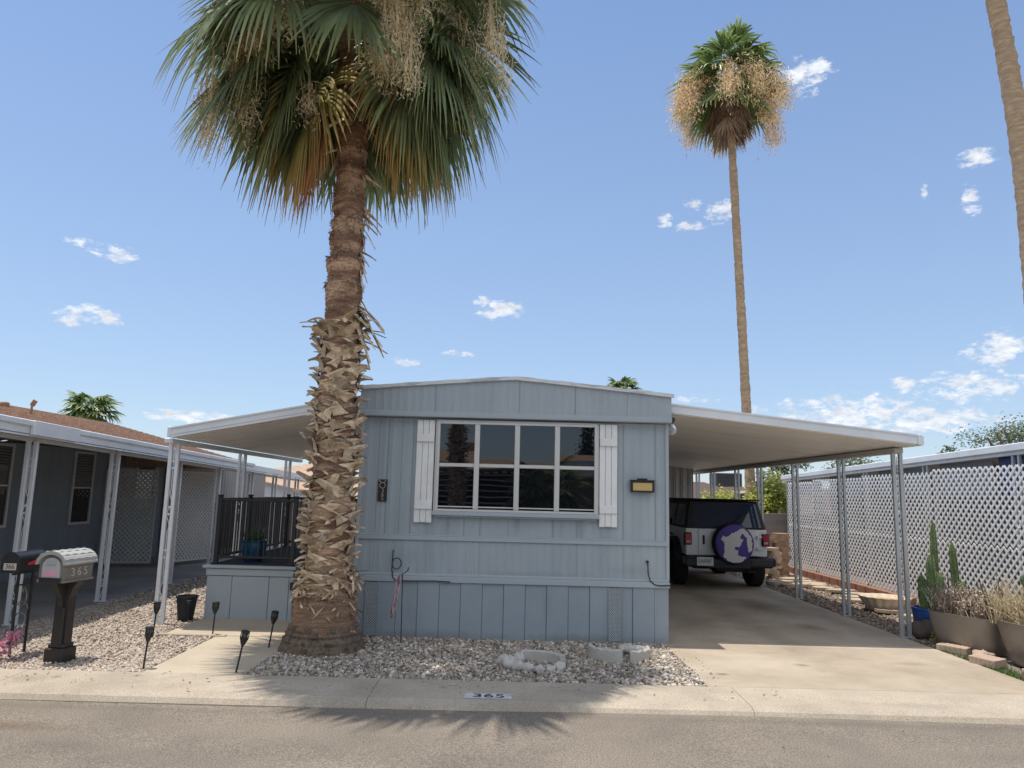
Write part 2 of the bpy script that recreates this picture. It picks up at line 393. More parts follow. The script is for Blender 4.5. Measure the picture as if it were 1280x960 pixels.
b = MB(); b.box(-3.42, -2.47, 7.212, 8.985, -.2, -.002, .006); b.box(-4.06, -1.9, 8.995, 10.3, -.2, .004, .006); b.box(-4.1, -3.30, 8.93, 8.992, -.2, .02, .01)
struct(b.build('walkway', m_walk))
m_conc2 = M('concrete_neighbour_drive', (.34, .32, .29), .8, .12, 1.5, .1, 100, col2=(.26, .245, .225), c2s=1, speck=.1)  # neighbour slab has its own greyer concrete
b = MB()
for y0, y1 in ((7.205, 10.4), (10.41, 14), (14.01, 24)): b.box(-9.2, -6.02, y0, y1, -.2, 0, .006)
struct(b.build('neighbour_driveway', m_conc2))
def gbase(name, poly, z=-.02):
    b = MB(); b.add([(x, y, z) for x, y in poly], [tuple(range(len(poly)))]); return struct(b.build(name, m_gravbase))
gbase('gravel_bed', [(-2.469, 7.201), (1.924, 7.201), (1.924, 9.4), (-2.469, 9.4)])
gbase('gravel_yard', [(-6.019, 7.201), (-3.421, 7.201), (-3.421, 8.93), (-4.101, 8.93), (-4.101, 24), (-6.019, 24)])
gbase('gravel_strip', [(5.266, 7.201), (9.5, 7.201), (9.5, 23), (5.266, 23)])

# loose stones: every stone a small faceted pebble
_p = (1 + 5 ** .5) / 2
ICO_V = np.array([(-1, _p, 0), (1, _p, 0), (-1, -_p, 0), (1, -_p, 0), (0, -1, _p), (0, 1, _p), (0, -1, -_p), (0, 1, -_p), (_p, 0, -1), (_p, 0, 1), (-_p, 0, -1), (-_p, 0, 1)], float) / 1.902
ICO_F = np.array([(0, 11, 5), (0, 5, 1), (0, 1, 7), (0, 7, 10), (0, 10, 11), (1, 5, 9), (5, 11, 4), (11, 10, 2), (10, 7, 6), (7, 1, 8), (3, 9, 4), (3, 4, 2), (3, 2, 6), (3, 6, 8), (3, 8, 9), (4, 9, 5), (2, 4, 11), (6, 2, 10), (8, 6, 7), (9, 8, 1)])
def stones(name, n, xr, yr, rr, mat, ok, seed, label, flat=.62, z=-.012, near=0):
    g = np.random.default_rng(seed)
    xs, ys = [], []
    while len(xs) < n:
        x = g.uniform(*xr, n); u = g.random(n); y = yr[0] + (yr[1] - yr[0]) * (u ** (1 + near))
        k = ok(x, y); xs.extend(x[k]); ys.extend(y[k])
    x = np.array(xs[:n]); y = np.array(ys[:n])
    r = rr[0] + (rr[1] - rr[0]) * g.random(n) ** 1.8
    V = ICO_V[None] * (1 + g.uniform(-.22, .22, (n, 12, 1)))
    V = V * np.stack([np.ones(n), g.uniform(.65, 1, n), g.uniform(.45, .8, n)], 1)[:, None, :]
    A = g.normal(size=(n, 4)); A[:, 1:3] *= .35; A /= np.linalg.norm(A, axis=1)[:, None]
    a, bb, c, d = A.T
    Rm = np.stack([1 - 2 * (c * c + d * d), 2 * (bb * c - a * d), 2 * (bb * d + a * c), 2 * (bb * c + a * d), 1 - 2 * (bb * bb + d * d), 2 * (c * d - a * bb), 2 * (bb * d - a * c), 2 * (c * d + a * bb), 1 - 2 * (bb * bb + c * c)], 1).reshape(n, 3, 3)
    V = np.einsum('nij,nkj->nki', Rm, V) * r[:, None, None]
    V += np.stack([x, y, z + g.uniform(-.2, .6, n) * r], 1)[:, None, :]
    F = (ICO_F[None] + (np.arange(n) * 12)[:, None, None]).reshape(-1, 3)
    me = bpy.data.meshes.new(name); me.vertices.add(n * 12); me.vertices.foreach_set('co', V.astype('f').ravel())
    me.loops.add(len(F) * 3); me.loops.foreach_set('vertex_index', F.astype('i').ravel()); me.polygons.add(len(F))
    me.polygons.foreach_set('loop_start', np.arange(0, len(F) * 3, 3, dtype='i')); me.polygons.foreach_set('loop_total', np.full(len(F), 3, 'i'))
    me.materials.append(mat); me.update(calc_edges=True); me.validate()
    o = bpy.data.objects.new(name, me); C.objects.link(o); return tag(o, label, 'gravel', kind='stuff')
m_st1 = stone_mat('river_stones', [(.46, .395, .33), (.27, .235, .205), (.38, .31, .25), (.16, .14, .125), (.56, .505, .44), (.31, .265, .225), (.43, .355, .28), (.20, .175, .155), (.35, .31, .27), (.50, .425, .345), (.66, .61, .54)])
m_st2 = stone_mat('tan_chips', [(.50, .42, .34), (.40, .32, .255), (.56, .49, .41), (.44, .36, .30), (.34, .275, .225), (.49, .40, .32), (.60, .54, .47), (.46, .385, .315)])
m_st3 = stone_mat('brown_chips', [(.27, .205, .155), (.36, .28, .21), (.20, .15, .12), (.31, .235, .185), (.42, .33, .25), (.24, .185, .15)])
stones('river_gravel', 19000, (-2.46, 1.92), (7.21, 9.2), (.008, .030), m_st1, lambda x, y: (x + 2.05) ** 2 + (y - 8.47) ** 2 > .17, 1, 'grey and white river stones filling the bed in front of the house')
stones('tan_gravel', 17000, (-6.0, -3.43), (7.21, 10.6), (.009, .024), m_st2, lambda x, y: (y < 8.93) | (x < -4.1), 2, 'tan crushed gravel covering the yard left of the walkway', near=.35)
stones('tan_gravel', 9000, (-6.0, -4.11), (10.6, 20), (.013, .03), m_st2, lambda x, y: y > 0, 3, 'tan crushed gravel strip running back beside the neighbour driveway', near=.6)
stones('brown_gravel', 12500, (5.28, 7.25), (9.3, 21), (.012, .034), m_st3, lambda x, y: y > 0, 4, 'brown rock chips between the driveway and the lattice fence', near=.5)
b = MB(); b.box(.0, 0, 0, 0, 0, 0) if 0 else None

stones('stray_pebbles', 90, (-4.8, 2.6), (6.75, 7.3), (.005, .014), m_st2, lambda x, y: (np.random.default_rng(5).random(len(x)) < 1), 9, 'stray pebbles kicked onto the kerb from the gravel beds', z=.003)
stones('stray_pebbles', 24, (1.93, 2.12), (7.25, 9.0), (.005, .013), m_st1, lambda x, y: x > 1.92, 10, 'stray river stones rolled onto the driveway edge from the bed', z=.004)
stones('road_grit', 160, (-6, 6), (4.2, 6.55), (.003, .009), m_st3, lambda x, y: y > 4, 12, 'fine grit and leaf scraps scattered on the road', z=-.03)

# painted house number on the kerb
m_numwhite = M('worn_white_paint', (.55, .56, .57), .7, .15, 14, speck=.15, specks=60)
t = thing('kerb_number_patch', 'white painted rectangle with black 365 on the kerb', 'house number', (-.14, 6.72, 0))
rz = Matrix.Rotation(.0, 4, 'Z')
b = MB(); zz = lambda y: -.012 + (y - 6.6) / .2 * .008 if y < 6.8 else -.004 + (y - 6.8) / .4 * .004
b.add([(-.345, 6.635, zz(6.635) + .003), (.065, 6.635, zz(6.635) + .003), (.065, 6.775, zz(6.775) + .003), (-.345, 6.775, zz(6.775) + .003)], [(0, 1, 2, 3)])
b.build('painted_patch', m_numwhite, t)
text_mesh('number', '365', .135, m_black, t, frame((-.135, 6.703, zz(6.703) + .0055), (1, 0, 0), (0, 1, .04)), extrude=.0004, sx=1.45)
# ---------------------------------------------------------------- main house
FY = 9.17
m_seam = M('seam_shadow_line', (.22, .255, .285), .6, .1, 8)  # seam strips: the joint's shadow line is put into this dark colour
def wave(x0, x1, z0, z1, y, pitch=.105, depth=.006, seams=()):
    """ribbed metal siding facing -Y"""
    pts = []; x = x0; i = 0
    while x < x1 - 1e-6:
        e = min(x + pitch, x1)
        for f_, d in ((0, 0), (.30, 0), (.42, depth), (.55, depth * .3), (.68, depth)):
            xx = x + (e - x) * f_; pts.append((xx, d))
        x = e
    pts.append((x1, 0))
    return pts
def siding(b, x0, x1, zb, ztop, y, pitch=.098, depth=.004):
    xs = np.linspace(x0, x1, int((x1 - x0) / pitch * 8) + 1)
    d = [depth * (max(0, cos((x - x0) * 2 * pi / pitch)) ** .8) for x in xs]
    b.grid([[(x, y - q, zb) for x, q in zip(xs, d)], [(x, y - q, ztop(x) if callable(ztop) else ztop) for x, q in zip(xs, d)]])
home = thing('mobile_home', 'blue-grey single-wide manufactured home with low gable and big eight-pane front window', 'house', (0, FY, 0))
X0, X1 = -1.87, 1.975
b = MB(); siding(b, X0, X1, 1.20, 2.66, FY); siding(b, X0, X1, .735, 1.16, FY - .004)
b.mat = 1
for xs in (-1.53, -1.36, -1.22, 1.42, 1.82, -.55, .0, .55, -1.65, -.35, .85): # panel seams
    b.box(xs - .0025, xs + .0025, FY - .0052, FY - .001, .74 if xs in (-1.65, -.35, .85, 1.42) else 1.20, 2.64 if abs(xs) > 1.1 else 1.5)
b.mat = 0
b.quad((X0, FY + .02, 0), (X1, FY + .02, 0), (X1, FY + .02, 3.0), (X0, FY + .02, 3.0))
b.build('front_wall', [m_blue, m_seam], home, smooth='auto')
b = MB()
for x, s in ((X0, -1), (X1, 1)):
    n = 100; ys = np.linspace(FY + .0, 21, 116)
    rows = [[(x + s * .008 * (i % 2), y, z) for i, y in enumerate(ys)] for z in (0, 3.0)]
    b.grid(rows)
b.quad((X0, 21, 0), (X1, 21, 0), (X1, 21, 3.0), (X0, 21, 3.0))
b.build('side_wall', m_blue, home)
# header (gable band) with overhang
top = lambda x: 3.165 - .155 * abs(x - .03) / 1.9 - .012 * (abs(x - .03) / 1.9) ** 2
b = MB(); siding(b, X0 - .02, X1 + .03, 2.74, lambda x: top(x), FY - .115, .098, .004)
for xs in (-.95, .1, .8, 1.45): b.mat = 1; b.box(xs - .0025, xs + .0025, FY - .1202, FY - .112, 2.745, top(xs) - .005); b.mat = 0
b.box(X0 - .02, X1 + .03, FY - .11, FY + .02, 2.67, 2.69)
b.quad((X1 + .03, FY - .115, 2.74), (X1 + .03, FY + .1, 2.74), (X1 + .03, FY + .1, 3.0), (X1 + .03, FY - .115, top(X1)))
b.build('gable_header', [m_blue, m_seam], home, smooth='auto')
b = MB()
b.box(X0 - .025, X1 + .035, FY - .127, FY - .105, 2.672, 2.742, .006)      # header lip
b.box(X0, X1 + .004, FY - .028, FY, 1.155, 1.205, .005); b.box(X0, X1 + .004, FY - .016, FY, 1.205, 1.222, .004)
b.box(X0, X1 + .012, FY - .045, FY, .655, .725, .006); b.box(X0, X1 + .006, FY - .028, FY, .725, .755, .005)
b.box(X1 - .03, X1 + .012, FY - .02, FY + .05, .75, 2.67, .004); b.box(X0 - .012, X0 + .03, FY - .02, FY + .05, .75, 2.67, .004)
b.build('trim_band', m_bluetrim, home)
# roof: white coated metal with rolled edge
b = MB()
xs = np.linspace(X0 - .05, X1 + .06, 25)
f = lambda x: top(x) + .012
b.grid([[(x, FY - .15, f(x) + .03) for x in xs], [(x, 21.1, f(x) + .03) for x in xs]])
b.build('roof', m_roofwhite, home)
b = MB()
ys = FY - .15
for i in range(len(xs) - 1):
    a, c = xs[i], xs[i + 1]; h = .032 + .006 * sin(i * 2.1) ; h2 = .032 + .006 * sin((i + 1) * 2.1)
    b.add([(a, ys, f(a) - .012), (c, ys, f(c) - .012), (c, ys, f(c) + h2), (a, ys, f(a) + h), (a, ys + .06, f(a) + h + .004), (c, ys + .06, f(c) + h2 + .004), (a, ys + .035, f(a) - .012), (c, ys + .035, f(c) - .012)],
          [(0, 1, 2, 3), (3, 2, 5, 4), (6, 7, 1, 0)])
b.build('roof_edge', M('weathered_roof_edge', (.70, .71, .72), .5, .1, 5, col2=(.46, .49, .52), c2s=2.2, c2lo=.5, c2hi=.6, stretch=(1, 1, 6)), home)
# skirting of alternately proud boards
b = MB(); x = -1.87; i = 0
while x < X1 - .01:
    e = min(x + .262, X1)
    if not (-1.83 < x + .05 < -1.6 and False): b.box(x + .0015, e - .0015, FY - (.026 if i % 2 else .014), FY + .01, -.02, .655, .003)
    x = e; i += 1
b.build('skirting', m_blue2, home)
m_ventgrey = M('pale_vent_lattice', (.40, .45, .47), .5, .06, 8)
def lattice(b, o, u, v, W, H, pitch, sw, th, off):
    """crossed diagonal slats clipped to a W x H panel; u,v in-plane axes, n normal"""
    o, u, v = Vector(o), Vector(u).normalized(), Vector(v).normalized(); n = u.cross(v)
    st = pitch * 2 ** .5
    for s in (1, -1):
        k = -H if s > 0 else 0.0
        k -= (k % st)
        while k < W + (0 if s > 0 else H):
            # line: x = k + s*y
            y0, y1 = 0.0, H
            if s > 0: y0 = max(y0, -k); y1 = min(y1, W - k)
            else: y0 = max(y0, k - W); y1 = min(y1, k)
            if y1 - y0 > sw * .6:
                c0 = o + u * (k + s * y0) + v * y0 + n * (off * s); c1 = o + u * (k + s * y1) + v * y1 + n * (off * s)
                b.bar(c0, c1, sw, th, up=n)
            k += st
for xv in (-1.71, 1.245):
    b = MB(); lattice(b, (xv, FY - .036, .02), (1, 0, 0), (0, 0, 1), .145, .62, .021, .010, .003, .0017)
    v_ = b.build('skirting_vent', m_ventgrey, home)
    b = MB(); b.box(xv, xv + .145, FY - .0325, FY - .0305, .02, .64); b.build('vent_backing', m_black, v_)
    b = MB()
    for xx in (xv - .008, xv + .145): b.box(xx, xx + .008, FY - .042, FY - .031, .01, .65)
    b.build('vent_edge', m_blue2, v_)
# window
WX0, WX1, WZ0, WZ1 = -.915, 1.085, 1.515, 2.625
wy = FY - .06
b = MB()
def fbar(x0, x1, z0, z1, y0=wy - .018, y1=wy + .03, bb=.005): b.box(x0, x1, y0, y1, z0, z1, bb)
fbar(WX0, WX0 + .035, WZ0, WZ1); fbar(WX1 - .035, WX1, WZ0, WZ1)
fbar(WX0 + .035, WX1 - .035, WZ1 - .03, WZ1); fbar(WX0 + .035, WX1 - .035, WZ0, WZ0 + .03)
cols = [WX0 + .5 * i for i in range(5)]
for xm in cols[1:4]: fbar(xm - .032, xm + .032, WZ0 + .03, WZ1 - .03, wy - .024)
zmid = 2.085
for i in range(4):
    a = cols[i] + (.035 if i == 0 else .032); c = cols[i + 1] - (.035 if i == 3 else .032)
    fbar(a, c, zmid - .022, zmid + .022, wy - .014)
    b.box(a, c, wy - .005, wy + .02, WZ0 + .052, WZ0 + .066)
b.box(WX0 - .02, WX0, wy + .0, FY + .01, WZ0 - .02, WZ1 + .01); b.box(WX1, WX1 + .02, wy + .0, FY + .01, WZ0 - .02, WZ1 + .01)
b.box(WX0 - .02, WX1 + .02, wy, FY + .01, WZ1 + .001, WZ1 + .02)
win = b.build('window', m_frame, home)
for i in range(4):
    for z0, z1 in ((WZ0 + .03, zmid - .022), (zmid + .022, WZ1 - .03)):
        a = cols[i] + .03; c = cols[i + 1] - .03
        p = MB(); dz = R.uniform(-.0015, .0015); dx = R.uniform(-.0012, .0012)
        p.add([(a, wy + .008 + dx + dz, z0), (c, wy + .008 - dx + dz, z0), (c, wy + .008 - dx - dz, z1), (a, wy + .008 + dx - dz, z1)], [(0, 1, 2, 3)])
        p.build('pane', m_pane, win)
b = MB(); b.box(WX0 - .03, WX1 + .03, wy - .035, FY, WZ0 - .05, WZ0 - .001, .006); b.box(WX0 - .0, WX1 + .0, wy - .01, FY, WZ0 - .068, WZ0 - .051, .004)
b.build('sill', m_bluetrim, win)
# shutters: three boards and two battens
for sx0, ln in ((-1.175, 0), (1.115, 0)):
    b = MB(); wd = .225
    for i in range(3): b.box(sx0 + i * wd / 3 + .002, sx0 + (i + 1) * wd / 3 - .002, FY - .045, FY - .012, 1.37 + .004 * (i % 2), 2.64, .004)
    sh = b.build('shutter', m_white, home)
    for z in (1.535, 2.365):
        b = MB(); b.box(sx0 + .004, sx0 + wd - .004, FY - .066, FY - .044, z, z + .095, .004)
        for q in (.03, wd - .03): b.lathe([(.006, -.004), (.006, .003), (.001, .004)], (sx0 + q, FY - .066, z + .05), 8, 'y')
        b.build('batten', m_white, sh)
# number plaque
t = thing('number_plaque', 'black vertical plaque with ring emblem and 365 on the siding', 'house number', (-1.575, FY - .01, 1.63))
b = MB(); b.box(-1.632, -1.518, FY - .024, FY - .0095, 1.615, 1.885, .003); b.build('plate', m_black, t)
m_sil = M('pewter_numeral', (.42, .37, .32), .45, .2, 30, metal=.3)
b = MB(); b.tube([(-1.578 + .034 * cos(k * pi / 12), FY - .027, 1.812 + .034 * sin(k * pi / 12)) for k in range(25)], .0045, 6, False)
for s in (-1, 1): b.tube([(-1.578 + s * .012, FY - .027, 1.848), (-1.578 + s * .03, FY - .027, 1.858), (-1.578 + s * .042, FY - .027, 1.875)], .005, 6)
b.build('ring_emblem', m_sil, t)
for i, ch in enumerate('365'):
    text_mesh('numeral', ch, .072, m_sil, t, frame((-1.573, FY - .026, 1.745 - i * .047), (1, 0, 0), (0, 0, 1)))
# wall lamp with amber glass
t = thing('wall_lamp', 'dark framed wall lamp with amber glass right of the window', 'lamp', (1.65, FY, 1.78))
b = MB(); x0, x1, z0, z1 = 1.505, 1.795, 1.805, 1.945
b.box(x0, x1, FY - .08, FY - .008, z1 - .022, z1, .004); b.box(x0, x1, FY - .08, FY - .008, z0, z0 + .022, .004)
b.box(x0, x0 + .025, FY - .08, FY - .008, z0 + .02, z1 - .02, .004); b.box(x1 - .025, x1, FY - .08, FY - .008, z0 + .02, z1 - .02, .004)
b.box(x0 - .008, x1 + .008, FY - .09, FY - .008, z1, z1 + .012, .003); b.box(1.59, 1.71, FY - .07, FY - .01, z1 + .012, z1 + .032, .004)
b.build('lamp_frame', M('dark_bronze', (.028, .024, .024), .4, .2, 12), t)
b = MB(); b.box(x0 + .025, x1 - .025, FY - .07, FY - .02, z0 + .022, z1 - .022); b.build('amber_glass', M('amber_glass', (.62, .45, .17), .35, .12, 9, stretch=(.4, 1, 3)), t)
# bare bulb lamp under the header corner
t = thing('bulb_lamp', 'round clear bulb lamp under the right corner of the gable header', 'lamp', (2.045, 9.28, 2.65))
b = MB(); b.lathe([(.055, .06), (.055, .03), (.035, .0), (.035, -.02)], (2.045, 9.28, 2.70), 14); b.box(1.985, 2.05, 9.26, 9.30, 2.73, 2.77); b.build('socket', m_black, t)
b = MB(); b.lathe([(.03, 0), (.045, -.02), (.068, -.05), (.075, -.085), (.065, -.12), (.04, -.145), (.0, -.155)], (2.045, 9.28, 2.69), 18)
m_bulb = glass_mat('clear_bulb', (.62, .62, .6), .08, 1.45); m_bulb.node_tree.nodes['Principled BSDF'].inputs['Transmission Weight'].default_value = .6
b.build('bulb', m_bulb, t, smooth=True)
# cables on the wall
yc = FY - .05
b = MB(); b.tube([(-1.405, FY - .02, 1.03), (-1.405, yc, .98), (-1.408, yc, .80), (-1.395, yc, .71), (-1.36, yc, .672), (-1.2, yc, .668), (-.9, yc, .675), (-.69, yc, .668)], .0065, 6)
b.tube([(-1.352 + .056 * cos(k * pi / 10), yc - .008, .872 + .066 * sin(k * pi / 10)) for k in range(21)], .006, 6, False)
tag(b.build('coiled_cable', m_blackplas, loc=(-1.4, yc, .67)), 'black cable with a single coil hanging on the lower siding', 'cable')
b = MB(); b.tube([(1.715, FY - .015, .965), (1.715, yc, .94), (1.72, yc, .82), (1.745, yc, .74), (1.80, yc, .695), (1.86, yc, .685), (1.99, yc - .003, .69)], .0075, 6); b.lathe([(.016, 0), (.018, -.02), (.0, -.022)], (1.715, FY - .008, .965), 10, 'y')
tag(b.build('short_cable', m_blackplas, loc=(1.7, yc, .68)), 'short black cable curving down to the right corner of the house', 'cable')

# ------------------------------------------------------------------ awnings
def trellis_post(parent, x, y, z0, z1, dx, dy, mat, tw=.042, scroll=True, mats=None, name='post'):
    p = MB()
    for s in (-1, 1): p.box(x + s * dx - tw / 2, x + s * dx + tw / 2, y + s * dy - tw / 2, y + s * dy + tw / 2, z0, z1, .004)
    p.box(x - abs(dx) - tw * .7, x + abs(dx) + tw * .7, y - abs(dy) - tw * .7, y + abs(dy) + tw * .7, z0, z0 + .012)
    o = p.build(name, mat, parent)
    if scroll:
        q = MB(); L_ = z1 - z0; pts = []
        for k in range(61):
            u = k / 60; env = max(0, sin(u * pi * 4)) ** .6
            pts.append((x + dx * .62 * sin(u * 44 + y) * env, y + dy * .62 * sin(u * 44 + y) * env, z0 + .05 + (L_ - .1) * u))
        q.tube(pts, .0055, 5)
        for u in (.12, .38, .62, .88):
            for w_ in (-.02, .02): q.lathe([(.004, -.005), (.015, -.003), (.015, .003), (.004, .005)], (x, y - .004, z0 + L_ * (u + w_)), 8, 'y')
        q.build('scroll', mat, o)
    return o
def pan_roof(parent, xin, zin, xout, zout, y0, y1, pitch=.2, depth=.05, mat=None):
    """roll-formed roof pans running from house to outer beam"""
    pts = []; y = y0
    while y < y1 - .01:
        for f_, d in ((0, 0), (.08, depth), (.22, depth), (.3, 0)): pts.append((y + pitch * f_, d))
        y += pitch
    pts.append((y1, 0))
    b = MB(); b.grid([[(xin, y, zin + d) for y, d in pts], [(xout, y, zout + d) for y, d in pts]])
    return b.build('roof_pan', mat or m_pan, parent)
cov = thing('carport', 'white metal carport roof on paired posts over the driveway', 'carport', (5.28, 9.95, 0))
xi, zi, xo, zo = 1.99, 2.90, 5.30, 2.565
pan_roof(cov, xi, zi - .06, xo + .06, zo - .066, 9.44, 21.2, .15, .05)
b = MB()
def fascia(b, xa, za, xb, zb, y0, y1, h):
    b.add([(xa, y0, za - h / 2), (xb, y0, zb - h / 2), (xb, y0, zb + h / 2), (xa, y0, za + h / 2), (xa, y1, za - h / 2), (xb, y1, zb - h / 2), (xb, y1, zb + h / 2), (xa, y1, za + h / 2)],
          [(0, 1, 2, 3), (4, 7, 6, 5), (0, 4, 5, 1), (3, 2, 6, 7), (0, 3, 7, 4), (1, 5, 6, 2)])
fascia(b, xi, zi, xo, zo, 9.38, 9.435, .115); fascia(b, xi, zi + .056, xo, zo + .056, 9.366, 9.38, .020); fascia(b, xi, zi - .052, xo, zo - .052, 9.37, 9.38, .012)
b.box(xo - .045, xo + .004, 9.355, 9.44, zo - .066, zo + .07, .004)
b.box(xo + .02, xo + .07, 9.44, 21.2, zo - .055, zo + .065, .006)
b.build('fascia', m_whitealu, cov)
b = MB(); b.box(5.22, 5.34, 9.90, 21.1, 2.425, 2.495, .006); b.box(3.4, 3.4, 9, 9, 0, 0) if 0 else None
b.build('beam', M('warm_grey_beam_paint', (.52, .50, .46), .5, .08, 3), cov)  # beam painted a plain warm grey
trellis_post(cov, 5.29, 9.99, 0, 2.43, .060, .02, m_postgrey, .048)
for y in (11.68, 13.57): trellis_post(cov, 5.285, y, 0, 2.43, .042, .0, m_postgrey, .042)
for y in (15.5, 17.05, 19.1, 20.6): trellis_post(cov, 5.285, y, 0, 2.43, .04, .0, m_postgrey, .042)
aw = thing('patio_cover', 'white metal patio cover on scrolled posts left of the house', 'awning', (-4.4, 9.6, 0))
xi, zi, xo, zo = -1.88, 2.90, -4.36, 2.415
pan_roof(aw, xi, zi - .06, xo - .03, zo - .06, 9.41, 15.5, .15, .05)
b = MB(); fascia(b, xi, zi, xo, zo, 9.35, 9.405, .125); fascia(b, xi, zi + .06, xo, zo + .06, 9.336, 9.35, .020); fascia(b, xi, zi - .02, xo, zo - .02, 9.342, 9.35, .013)
b.box(xo - .045, xo + .0, 9.336, 15.5, zo - .055, zo + .075, .006)
b.build('fascia', m_whitealu, aw)
b = MB(); b.box(-4.47, -4.36, 9.42, 15.4, 2.285, 2.345, .006); b.build('beam', m_whitealu, aw)
trellis_post(aw, -4.42, 9.63, 0, 2.29, .046, .0, m_whitealu, .046)
for y in (12.1, 14.6): trellis_post(aw, -4.42, y, 0, 2.29, .044, .0, m_whitealu, .044)
# storage shed across the back of the carport
sh = thing('storage_shed', 'ribbed beige metal shed wall behind the parked car', 'shed', (3.5, 20, 0))
b = MB(); m_shed = M('beige_ribbed_metal', (.50, .48, .44), .5, .08, 3)
pts = wave(1.99, 5.0, 0, 0, 0, .2, .03); b.grid([[(x, 20 - d, 0) for x, d in pts], [(x, 20 - d, 2.865 - .1 * (x - 1.99)) for x, d in pts]]); b.box(1.99, 5.0, 20.01, 21.0, 0, 2.45)
b.build('wall', m_shed, sh)
# -------------------------------------------------------------------- palms
class LM:
    """leaf mesh with a per-vertex 't' (0 root .. 1 tip)"""
    def __init__(s): s.v = []; s.f = []; s.t = []
    def ribbon(s, secs, ts, n):
        """secs: list of (left, mid, right) points"""
        k = len(s.v)
        for (a, m, c), t in zip(secs, ts): s.v += [tuple(a), tuple(m), tuple(c)]; s.t += [t, t, t]
        for i in range(len(secs) - 1):
            q = k + 3 * i
            s.f += [(q, q + 1, q + 4, q + 3), (q + 1, q + 2, q + 5, q + 4)]
    def tri(s, a, b, c, t=.5):
        k = len(s.v); s.v += [tuple(a), tuple(b), tuple(c)]; s.t += [t] * 3; s.f.append((k, k + 1, k + 2))
    def build(s, name, mat, parent, smooth=False):
        b = MB(); b.v = s.v; b.f = s.f; b.mi = [0] * len(s.f); b.t = s.t
        return b.build(name, mat, parent, smooth=smooth)
Z = Vector((0, 0, 1))
def frond(lm, base, az, el, plen, Rf, nseg, rnd, bend=.9, droop=.35, amax=1.75, tw=0, pw=.017, fold=.30, secs=(.06, .3, .48, .64, .8, .92, 1.0)):
    """one costapalmate fan leaf: arching stalk and a fan of folded, drooping segments"""
    p = Vector(base); n = 7; pts = [p.copy()]; e = el
    for i in range(n):
        e = e - bend / n * (1.0 if e > -1.35 else .2); e = max(e, -1.50)
        d = Vector((cos(e) * cos(az), cos(e) * sin(az), sin(e))); p = p + d * plen / n; pts.append(p.copy())
    s = Vector((-sin(az), cos(az), 0)); up = s.cross(d) * -1
    if tw: rot = Matrix.Rotation(tw, 3, d); s = rot @ s; up = rot @ up
    k0 = [(q - s * pw * (1.3 - .6 * i / n), q + up * -.012, q + s * pw * (1.3 - .6 * i / n)) for i, q in enumerate(pts)]
    lm.ribbon(k0, [0.0] * len(k0), n)
    h = pts[-1]; amax *= rnd.uniform(.78, 1.05); droop *= rnd.uniform(.6, 1.5); cut = rnd.uniform(.9, 1.0)
    for i in range(nseg):
        if rnd.random() > cut: continue
        a = -amax + 2 * amax * i / (nseg - 1) + rnd.uniform(-.02, .02)
        L = Rf * (.66 + .34 * cos(a * .72)) * rnd.uniform(.9, 1.06)
        dr = (d * cos(a) + s * sin(a) + up * (fold * (.25 - abs(sin(a)) * .9))).normalized()
        hub = h - d * (.16 * Rf) + d * (.26 * Rf * max(0, cos(a)))
        side = dr.cross(up).normalized(); wmax = Rf * amax / nseg * .80
        dr_ = droop * rnd.uniform(.7, 1.35); sw = rnd.uniform(-.05, .05) * L
        sc = []
        for t in secs:
            f_ = max(0., t - .38)
            q = hub + dr * (L * t) - Z * (dr_ * L * f_ ** 1.7 * 1.3) + side * (sw * f_ * f_ * 2)
            if t > .7 and dr_ > .5: q = q - dr * (L * (t - .7) * .35)
            w = wmax * min(1, .12 + t / .45) if t < .5 else wmax * max(.05, (1 - t) / .5) ** .8
            sc.append((q - side * w, q + up * (w * .55), q + side * w))
        lm.ribbon(sc, secs, 0)

def flower_stalk(lm, base, az, el, L, rnd, n=60, bend=2.3, size=.05, tw=.012, clump=.16):
    p = Vector(base); m = 14; e = el; pts = [p.copy()]
    for i in range(m):
        e = max(e - bend / m, -1.52); d = Vector((cos(e) * cos(az), cos(e) * sin(az), sin(e))); p = p + d * L / m; pts.append(p.copy())
    s = Vector((-sin(az), cos(az), 0))
    lm.ribbon([(q - s * tw, q + Vector((cos(az), sin(az), 0)) * tw, q + s * tw) for q in pts], [0] * len(pts), 0)
    for j in range(5, m + 1):
        c = pts[j]
        for q in range(int(n * (1.0 if j < m else 2.2) * (.5 + .5 * rnd.random()))):
            g = c + Vector((rnd.gauss(0, clump), rnd.gauss(0, clump), rnd.gauss(-.12, clump * 1.2)))
            dd = Vector((rnd.gauss(0, 1), rnd.gauss(0, 1), rnd.gauss(-.9, 1))).normalized() * size * rnd.uniform(.5, 1.6)
            o = Vector((rnd.gauss(0, 1), rnd.gauss(0, 1), rnd.gauss(0, 1))).normalized() * size * .16
            lm.tri(g - o, g + o, g + dd, rnd.random())
        # hanging strings
        for q in range(6):
            g = c + Vector((rnd.gauss(0, clump * .9), rnd.gauss(0, clump * .9), 0)); ln = rnd.uniform(.3, .9) * L * .22
            o = Vector((rnd.gauss(0, 1), rnd.gauss(0, 1), 0)).normalized() * tw * .5
            e2 = g + Vector((rnd.gauss(0, .05), rnd.gauss(0, .05), -ln))
            lm.tri(c - o, c + o, g, .3); lm.ribbon([(g - o, g + o * .3, g + o), (e2 - o * .5, e2, e2 + o * .5)], [.2, .5], 0)

